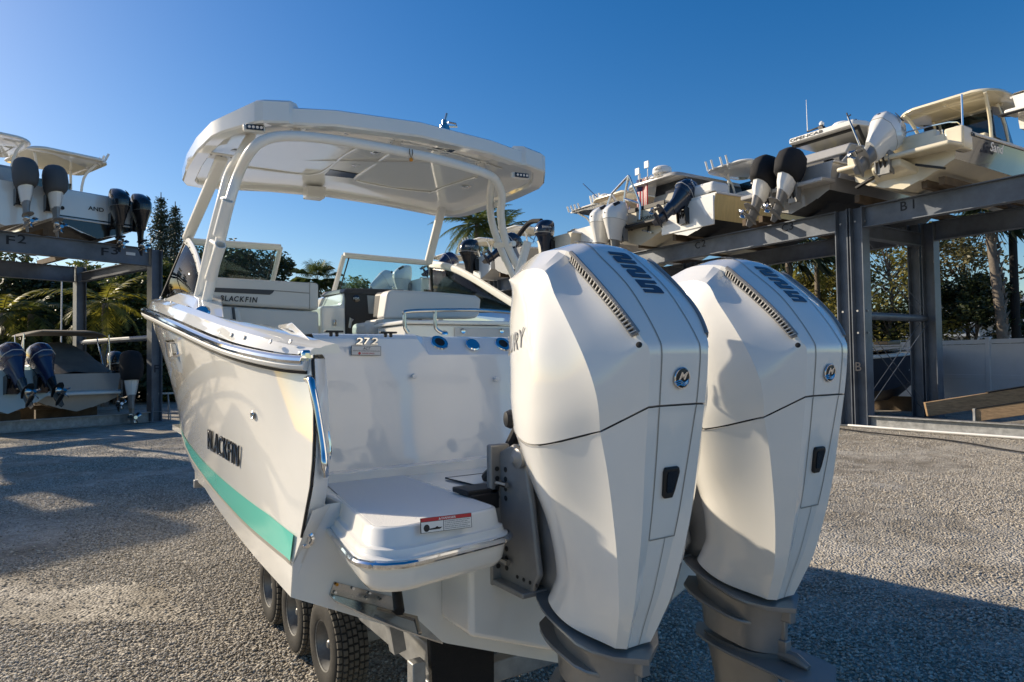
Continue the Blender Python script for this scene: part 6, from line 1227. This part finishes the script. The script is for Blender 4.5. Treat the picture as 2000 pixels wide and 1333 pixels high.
bg_motor('left of twin black motors on the left rack', put(b, .45, -.12, .78), LW, rad(3), 'white', 'mercblack', 'mercblack', None, .95); bg_motor('right of twin black motors on the left rack', put(b, 1.12, -.12, .74), LW, rad(3), 'white', 'mercblack', 'mercblack', None, .95)
q = on_left(-10, 440); bl = LA + ld * ((Vector((q.x, q.y, 0)) - LA).dot(ld)) - lp * .9 + V(0, 0, 5.98)
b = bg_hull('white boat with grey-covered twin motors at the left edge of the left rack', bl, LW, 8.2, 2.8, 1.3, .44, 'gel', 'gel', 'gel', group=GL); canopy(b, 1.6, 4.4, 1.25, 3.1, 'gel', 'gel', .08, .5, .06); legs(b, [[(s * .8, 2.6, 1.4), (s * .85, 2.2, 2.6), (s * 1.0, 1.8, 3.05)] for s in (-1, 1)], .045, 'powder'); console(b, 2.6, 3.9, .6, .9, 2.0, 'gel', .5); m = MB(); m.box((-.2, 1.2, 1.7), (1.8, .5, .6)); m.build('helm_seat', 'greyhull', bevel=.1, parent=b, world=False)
bg_motor('left of twin grey-covered motors on the left rack', put(b, .35, -.1, 1.02), LW, rad(8), 'white', 'cowl', 'cast', 'greyfab', 1.0); bg_motor('right of twin grey-covered motors on the left rack', put(b, 1.1, -.1, .97), LW, rad(8), 'white', 'cowl', 'cast', 'greyfab', 1.0)
for k_, lab in ((9.6, 'white tee-top boat on the left rack just beyond the left picture edge'), (13.2, 'white boat farther along the left rack, outside the left picture edge')):
    b = bg_hull(lab, LA + ld * k_ - lp * .6 + V(0, 0, 6.0), LW, 8.4, 2.7, 1.3, .44, 'gel', 'gel', 'gel', group=GL); canopy(b, 2.0, 4.8, 1.25, 3.0, 'gel', 'cream', .08, .5, .06); legs(b, [[(s * .7, 3.3, 1.4), (s * .72, 3.0, 2.5), (s * .95, 2.5, 2.95)] for s in (-1, 1)], .045, 'powder'); console(b, 3.1, 4.2, .6, .9, 2.0, 'gel', .5)
# ---- ground boats below the left rack
GG = 'boats stored on the ground'
q = on_left(175, 760); bl = Vector((q.x, q.y, .45)) + lp * 1.0
b = bg_hull('white boat under a taupe cover and bimini beneath the left rack', bl, LW - .15, 7.2, 2.7, 1.25, .42, 'greyhull', 'greyhull', 'greyhull', group=GG); W = dict(parent=b, world=False)  # white boat in grey gelcoat: the shade it stands in is painted in
m = MB(); m.prism([V(-1.3, -.55, .55), V(1.3, -.55, .55), V(1.3, .05, .6), V(-1.3, .05, .6)], (0, 0, .10)); m.build('swim_platform', 'gel', bevel=.04, **W)
rows_ = []
for y, h_, w_ in ((.3, .05, 1.32), (.9, .35, 1.36), (1.6, .72, 1.38), (2.4, .98, 1.36), (3.2, 1.02, 1.34), (4.2, .8, 1.2), (5.4, .45, .9), (6.6, .25, .35)): rows_.append([V(x * w_, y, 1.22 + .05 * y + h_ * max(0, 1 - abs(x) ** 2.2) + .05 * math.sin(x * 9 + y * 3) * (1 - abs(x))) for x in (-1, -.85, -.6, -.3, 0, .3, .6, .85, 1)])
m = MB(); m.loft(rows_, False, False); m.build('mooring_cover', 'taupefab', **W)
canopy(b, 1.2, 4.2, 1.25, 2.75, 'taupefab', 'taupefab', .04, .5, .22, .02); legs(b, [[(s * 1.3, 2.2, 1.35), (s * 1.25, 1.3, 2.6)] for s in (-1, 1)] + [[(s * 1.3, 2.2, 1.35), (s * 1.25, 3.0, 2.6)] for s in (-1, 1)] + [[(s * 1.28, 1.3, 1.3), (s * 1.25, 1.3, 2.6)] for s in (-1, 1)], .022, 'alu', 6, 'bimini_pole')
for y in (1.5, 5.0): m = MB(); m.box((0, y, -.2), (1.8, .3, .5)); m.build('keel_block', 'timberd', **W)
bg_motor('motor under a black cover on the boat with the taupe bimini', put(b, 1.35, -.62, .95), LW - .15, rad(4), 'round', 'cowl', 'cast', 'blackfab', 1.15)
q = on_left(20, 800); bl = Vector((q.x, q.y, .55)) + lp * .2
b = bg_hull('pale blue boat with twin dark blue motors at the left edge on the ground', bl, LW + .1, 7.0, 2.5, 1.3, .5, 'paleblue', 'paleblue', 'gel', group=GG); W = dict(parent=b, world=False); m = MB(); m.box((.9, .3, 1.2), (.6, .6, .5)); m.build('quarter_block', 'paleblue', bevel=.04, **W)
for y in (1.5, 5.0): m = MB(); m.box((0, y, -.28), (1.8, .3, .56)); m.build('keel_block', 'timberd', **W)
bg_motor('left of twin dark blue motors on the pale blue boat', put(b, .05, -.1, 1.05), LW + .1, rad(42), 'round', 'blueeng', 'mercblack', None, 1.15); bg_motor('right of twin dark blue motors on the pale blue boat', put(b, .85, -.1, 1.05), LW + .1, rad(42), 'round', 'blueeng', 'mercblack', None, 1.15)
q = on_left(290, 780); bl = Vector((q.x, q.y, .5)) + lp * 7 - ld * .6
b = bg_hull('small white boat half hidden behind the left rack post', bl, LW - .1, 6.0, 2.3, 1.1, .4, 'gel', 'gel', 'gel', group=GG); W = dict(parent=b, world=False); legs(b, [[(-.9, .5, 1.2), (-.9, .5, 1.8), (.1, .5, 1.8), (.1, .5, 1.2)]], .025, 'alu', 6, 'guard_rail'); legs(b, [[(-.6, .8, 1.1), (-.55, .9, 5.0)]], .03, 'radome', 6, 'outrigger_pole')
for y in (1.2, 4.2): m = MB(); m.box((0, y, -.25), (1.6, .3, .5)); m.build('keel_block', 'timberd', **W)
bg_motor('black motor peeping past the left hull edge behind the rack post', put(b, 1.1, -.1, 1.0), LW - .1, rad(10), 'round', 'mercblack', 'mercblack', None, 1.2)
# ================================================================== trees and plants
def leaves(name, pts, size, material, parent, asp=.5, seed=1, droop=0.0, kind=None):
    r = random.Random(seed); vs = []; fs = []
    for p in pts:
        a = r.uniform(0, 6.283); el = r.uniform(-.9, .6) - droop; d = Vector((math.cos(a) * math.cos(el), math.sin(a) * math.cos(el), math.sin(el))); s = Vector((r.gauss(0, 1), r.gauss(0, 1), r.gauss(0, 1))); s = (s - d * s.dot(d)); s = s.normalized() if s.length > .01 else d.orthogonal()
        L_ = size * r.uniform(.6, 1.35); w_ = L_ * asp * .5; o = len(vs); vs += [p, p + d * L_ * .5 + s * w_, p + d * L_, p + d * L_ * .5 - s * w_]; fs.append((o, o + 1, o + 2, o + 3))
    me = bpy.data.meshes.new(name); me.from_pydata([tuple(v) for v in vs], [], fs); me.materials.append(M[material]); o = bpy.data.objects.new(name, me); COL.objects.link(o); o.parent = parent
    return o
def bushy(label, loc, h, w_, n, size, material, seed, trunk=.18, clumps=26, name='broadleaf_tree', base=.25, group=None, cat='tree', sparse=.33):
    r = random.Random(seed); t = thing(name, label, cat, loc, 0, group); m = MB(); cl = []
    for k in range(clumps):
        a = r.uniform(0, 6.283); rr = w_ / 2 * math.sqrt(r.random()); zz = h * (base + (1 - base) * r.random() ** .8); sh = 1 - .55 * max(0, (zz / h - .55) / .45) ** 1.5 - .25 * max(0, (.45 - zz / h)); cl.append((Vector((math.cos(a) * rr * sh, math.sin(a) * rr * sh, zz)), r.uniform(.5, 1.2) * w_ * .17))
    main = spline([V(0, 0, -.1), V(r.uniform(-.2, .2), r.uniform(-.2, .2), h * .3), V(r.uniform(-.4, .4), r.uniform(-.4, .4), h * .62), V(r.uniform(-.4, .4), 0, h * .9)], 5); m.tube(main, [trunk * (1 - .8 * i / (len(main) - 1)) for i in range(len(main))], 8)
    tr_o = m.build('trunk', 'bark', parent=t, world=False)
    for c, rad_ in cl:
        i = max(1, min(len(main) - 2, int(len(main) * .85 * c.z / h))); a = main[i - 1]; mid = a.lerp(c, .55) + V(0, 0, -.08 * (c - a).length); m = MB(); m.tube(spline([a, mid, c], 3), [trunk * .32, trunk * .26, trunk * .22, trunk * .17, trunk * .12, trunk * .08, trunk * .04], 5, caps=False); m.build('limb', 'bark', parent=tr_o, world=False)
    pts = []
    for k in range(n):
        c, rad_ = r.choice(cl); d = Vector((r.gauss(0, 1), r.gauss(0, 1), r.gauss(0, .8))).normalized() * rad_ * (r.random() ** sparse); pts.append(c + d)
    leaves('crown', pts, size, material, t, .5, seed); return t
def frond(mb, o, a, el, L_, nl, lw, fan=False, droop=.9, r=None):
    """feather frond: arching midrib with leaflets"""
    d = Vector((math.cos(a), math.sin(a), 0)); pts = []
    for k in range(9):
        t = k / 8; e = el - droop * t * 1.6; 
        pts.append((pts[-1] + (d * math.cos(e) + V(0, 0, math.sin(e))) * (L_ / 8)) if k else Vector(o))
    mb.tube(pts, [.022 * (1 - .85 * k / 8) + .003 for k in range(9)], 4, caps=False)
    s = d.cross(V(0, 0, 1))
    for k in range(nl):
        t = .12 + .88 * k / nl; i = min(7, int(t * 8)); p = pts[i].lerp(pts[i + 1], t * 8 - i); tg = (pts[i + 1] - pts[i]).normalized(); ll = lw * math.sin(math.pi * min(.97, .18 + .8 * t)) * r.uniform(.85, 1.1)
        for sg in (-1, 1):
            q = p + (s * sg * .75 + tg * .6 + V(0, 0, -.35 + r.uniform(-.15, .25))).normalized() * ll; wv = tg * (.034 + .022 * ll); mb.add([p - wv, p + wv, q], [(0, 1, 2)])
def palm(label, loc, h, L_, nf, seed, material='frond', lean=(0, 0), trunk=.16, nl=26, lw=.6, droop=.75, group=None, fan=False, boots=0, name='palm_tree'):
    r = random.Random(seed); t = thing(name, label, 'palm', loc, 0, group); top = V(lean[0], lean[1], h)
    m = MB(); pth = spline([V(0, 0, -.1), V(lean[0] * .2, lean[1] * .2, h * .4), top], 6); m.tube(pth, [trunk * (1.15 - .3 * i / (len(pth) - 1)) for i in range(len(pth))], 12); tk = m.build('trunk', 'palmbark', parent=t, world=False)
    for k in range(boots):
        z = h * (.30 + .62 * k / boots); a = k * 2.4; c = pth[min(len(pth) - 1, int(z / h * (len(pth) - 1)))].copy(); c.z = z; d = Vector((math.cos(a), math.sin(a), 0)); s = d.cross(V(0, 0, 1)); b0 = c + d * trunk * .8; m = MB(); m.add([b0 - s * .09, b0 + s * .09, b0 + d * .14 + s * .03 + V(0, 0, .34), b0 + d * .14 - s * .03 + V(0, 0, .34), b0 - s * .07 + V(0, 0, .2) - d * .05, b0 + s * .07 + V(0, 0, .2) - d * .05], [(0, 1, 2, 3), (1, 5, 2), (4, 0, 3), (5, 4, 3, 2), (0, 4, 5, 1)]); m.build('leaf_boot', 'palmbark', parent=tk, world=False, smooth=0)
    for k in range(nf):
        a = k * 2.399 + r.uniform(-.2, .2); el = 1.25 - 1.75 * (k / nf) + r.uniform(-.12, .12); m = MB()
        if fan:
            d = Vector((math.cos(a) * math.cos(el), math.sin(a) * math.cos(el), math.sin(el))); s = d.cross(V(0, 0, 1)).normalized(); o = top + d * L_ * .45; m.tube([top, o], .014, 4, caps=False); n_ = s.cross(d)
            for j in range(22):
                b_ = rad(-120 + 240 * j / 21); e = (d * math.cos(b_) + s * math.sin(b_)).normalized(); ll = L_ * .62 * (.75 + .25 * math.cos(b_)) * r.uniform(.9, 1.05); tip = o + e * ll + V(0, 0, -ll * .45) + n_ * r.uniform(-.08, .08); wv = e.cross(n_).normalized() * .028; mid = o + e * ll * .55; m.add([o - wv * .4, o + wv * .4, mid + wv, tip, mid - wv], [(0, 1, 2, 3, 4)])
        else: frond(m, top, a, el, L_ * r.uniform(.85, 1.1), nl, lw, droop=droop, r=r)
        m.build('frond', material, parent=t, world=False, smooth=0)
    return t
def pine(label, loc, h, w_, seed):
    r = random.Random(seed); t = thing('norfolk_pine', label, 'pine', loc); m = MB(); m.tube([V(0, 0, 0), V(0, 0, h)], [.2, .03], 8); m.build('trunk', 'bark', parent=t, world=False); pts = []
    tiers = 26
    for k in range(tiers):
        z = h * (.28 + .70 * k / tiers); L_ = w_ / 2 * (1 - (k / tiers) ** 1.15) + .12; nb = 7
        for j in range(nb):
            a = j * 6.283 / nb + k * .5; m2 = 70 if L_ > .5 else 30
            for q in range(int(m2)):
                s = r.random(); p = V(math.cos(a) * L_ * s, math.sin(a) * L_ * s, z + .28 * L_ * s * s + .12 * s); wd = .16 * (1 - s * .6) + .05; pts.append(p + V(r.gauss(0, wd * .6), r.gauss(0, wd * .6), r.gauss(0, .09)))
    leaves('crown', pts, .2, 'needle', t, .35, seed); return t
def at_far(px, dist):
    d = ray(px, 690); d.z = 0; dd = Vector((_f.x, _f.y, 0)).normalized(); return d * (dist / d.dot(dd))
def hfor(py, dist, px=1000):   # height seen at pixel row py at this depth
    d = ray(px, py); k = dist / (d.dot(Vector((_f.x, _f.y, 0)).normalized())); return EYE.z + d.z * k
# left: pines, dark wall of foliage, yellow palms
pine('taller of the two Norfolk pines behind the left rack', at_far(314, 50), hfor(376, 50, 314), 4.6, 1)
pine('shorter Norfolk pine just right of its taller twin', at_far(342, 53), hfor(394, 53, 342), 4.4, 2)
G1 = 'trees behind the left rack'
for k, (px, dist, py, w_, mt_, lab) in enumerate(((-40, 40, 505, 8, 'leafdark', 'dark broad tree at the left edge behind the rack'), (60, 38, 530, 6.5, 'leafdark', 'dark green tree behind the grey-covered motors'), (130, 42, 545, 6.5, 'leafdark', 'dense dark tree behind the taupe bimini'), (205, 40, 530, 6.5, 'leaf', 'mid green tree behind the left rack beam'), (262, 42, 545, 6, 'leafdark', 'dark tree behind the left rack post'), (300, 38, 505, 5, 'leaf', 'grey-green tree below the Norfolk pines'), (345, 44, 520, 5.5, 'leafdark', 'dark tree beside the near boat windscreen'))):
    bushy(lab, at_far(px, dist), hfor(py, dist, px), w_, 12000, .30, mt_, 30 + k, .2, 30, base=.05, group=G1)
G2 = 'low bushes along the left boundary'
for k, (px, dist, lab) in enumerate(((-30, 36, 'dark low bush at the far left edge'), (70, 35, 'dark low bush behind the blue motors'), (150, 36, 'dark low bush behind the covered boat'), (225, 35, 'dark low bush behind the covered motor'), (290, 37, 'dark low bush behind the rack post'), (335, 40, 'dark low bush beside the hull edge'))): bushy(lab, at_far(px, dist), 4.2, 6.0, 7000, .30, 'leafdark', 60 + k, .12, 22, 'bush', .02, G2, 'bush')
palm('yellow-green palm hanging behind the left rack post', at_far(205, 33), 5.0, 3.2, 16, 5, 'frondyel', droop=.9, nl=30, lw=.7); palm('green palm under the left rack beam', at_far(60, 34), 4.6, 3.2, 16, 6, 'frond', droop=.9, nl=30, lw=.7); palm('low yellow palm at the left edge of the yard', at_far(5, 33), 4.6, 2.8, 14, 16, 'frondyel', droop=.8, nl=30, lw=.6)
# centre
palm('tall feathery palm rising behind the right rack', at_far(935, 46), hfor(440, 46, 935), 3.4, 40, 7, 'frond', droop=.7, nl=34, lw=.8, trunk=.2); palm('second tall palm partly behind the arch legs', at_far(985, 50), hfor(452, 50, 985), 3.0, 34, 8, 'frond', droop=.75, nl=30, lw=.7, trunk=.2)
palm('small round-headed palm between the windscreens', at_far(620, 52), hfor(548, 52, 620), 2.2, 26, 9, 'frond', fan=True, droop=.6, trunk=.2); palm('shrubby palm behind the starboard windscreen', at_far(690, 50), hfor(590, 50, 690), 2.4, 22, 10, 'frond', fan=True, trunk=.18)
G3 = 'trees along the far boundary'
for k, (px, dist, py, w_, mt_, lab) in enumerate(((420, 55, 505, 7, 'leafdark', 'dark tree behind the arch of the near boat'), (480, 56, 500, 7, 'leafdark', 'dark tree seen through the port windscreen'), (530, 58, 508, 6, 'leafdark', 'dark tree right of the port windscreen'), (585, 58, 575, 6, 'leafbrown', 'brownish shrub tree below the small palm'), (640, 60, 585, 6, 'leafbrown', 'brownish shrub tree behind the helm console'), (720, 62, 560, 7, 'leaf', 'pale scrub tree behind the starboard windscreen'))): bushy(lab, at_far(px, dist), hfor(py, dist, px), w_, 9000, .34, mt_, 80 + k, .2, 26, base=.05, group=G3)
for k, (px, dist, py, lab) in enumerate(((820, 66, 590, 'scrub tree hidden mostly behind the helm seat'), (930, 64, 575, 'scrub tree below the tall feathery palm'), (1060, 62, 570, 'scrub tree behind the upright dark motor'), (1180, 60, 565, 'scrub tree behind the nearest motor top'), (1420, 58, 560, 'scrub tree seen under the rack between the two motors'))): bushy(lab, at_far(px, dist), hfor(py, dist, px), 8, 7000, .36, 'leaf', 130 + k, .2, 26, base=.05, group=G3)
# right, beyond the fence
G4 = 'trees beyond the white fence'
bushy('olive and yellow tree between the rack posts', at_far(1735, 34), hfor(450, 34, 1735), 6.0, 5200, .24, 'leafyel', 101, .16, 34, base=.25, group=G4, sparse=.5)
bushy('thin brown-leaved tree behind the rear rack post', at_far(1800, 38), hfor(455, 38, 1800), 6.0, 3600, .24, 'leafbrown', 102, .16, 34, base=.25, group=G4, sparse=.5)
bushy('sparse brown-leaved tree left of the cabbage palm', at_far(1895, 36), hfor(455, 36, 1895), 5.6, 3000, .24, 'leafbrown', 103, .15, 36, base=.3, group=G4, sparse=.45)
bushy('dark dense shrub over the fence below the sparse tree', at_far(1905, 33), hfor(545, 33, 1905), 3.8, 9000, .22, 'leafdark', 104, .12, 22, 'shrub', .05, None, 'shrub'); bushy('dark shrub at the foot of the olive tree beyond the fence', at_far(1720, 35), hfor(620, 35, 1720), 5, 6000, .22, 'leafdark', 105, .1, 22, 'shrub', .05, None, 'shrub'); bushy('dark shrub right of the cabbage palm', at_far(1990, 34), hfor(570, 34, 1990), 3.4, 6000, .22, 'leafdark', 106, .1, 20, 'shrub', .05, None, 'shrub')
palm('cabbage palm with rough booted trunk at the right', at_far(1963, 31), hfor(425, 31, 1963), 2.0, 30, 11, 'leafdark', lean=(-.5, .3), fan=True, trunk=.22, boots=46)
palm('dark palm behind the starboard motor top', at_far(1545, 36), hfor(500, 36, 1545), 2.4, 26, 12, 'leafdark', fan=True, trunk=.2); palm('yellowing palm left of the rack post', at_far(1600, 38), hfor(490, 38, 1600), 2.8, 22, 13, 'frondyel', droop=.8, nl=28, lw=.6); bushy('yellow-green tree below the yellowing palm', at_far(1600, 40), hfor(540, 40, 1600), 5, 8000, .24, 'leafyel', 107, .15, 28, base=.1, group=G4); bushy('dark tree behind the dark palm', at_far(1520, 44), hfor(530, 44, 1520), 6, 8000, .28, 'leafdark', 108, .15, 28, base=.1, group=G4); bushy('dark tree under the middle of the right rack', at_far(1320, 48), hfor(540, 48, 1320), 8, 8000, .3, 'leaf', 109, .15, 28, base=.1, group=G4)
pl_ = thing('utility_pole', 'dark timber utility pole at the right edge behind the cabbage palm', 'pole', at_far(1986, 32)); q = at_far(1986, 32); m = MB(); m.tube([q, q + V(0, 0, 11)], [.2, .15], 12); m.build('shaft', 'pole', parent=pl_); m = MB(); m.beam(q + V(-1.1, .2, 10.3), q + V(1.1, -.2, 10.3), .12, .12); m.build('crossarm', 'pole', parent=pl_)
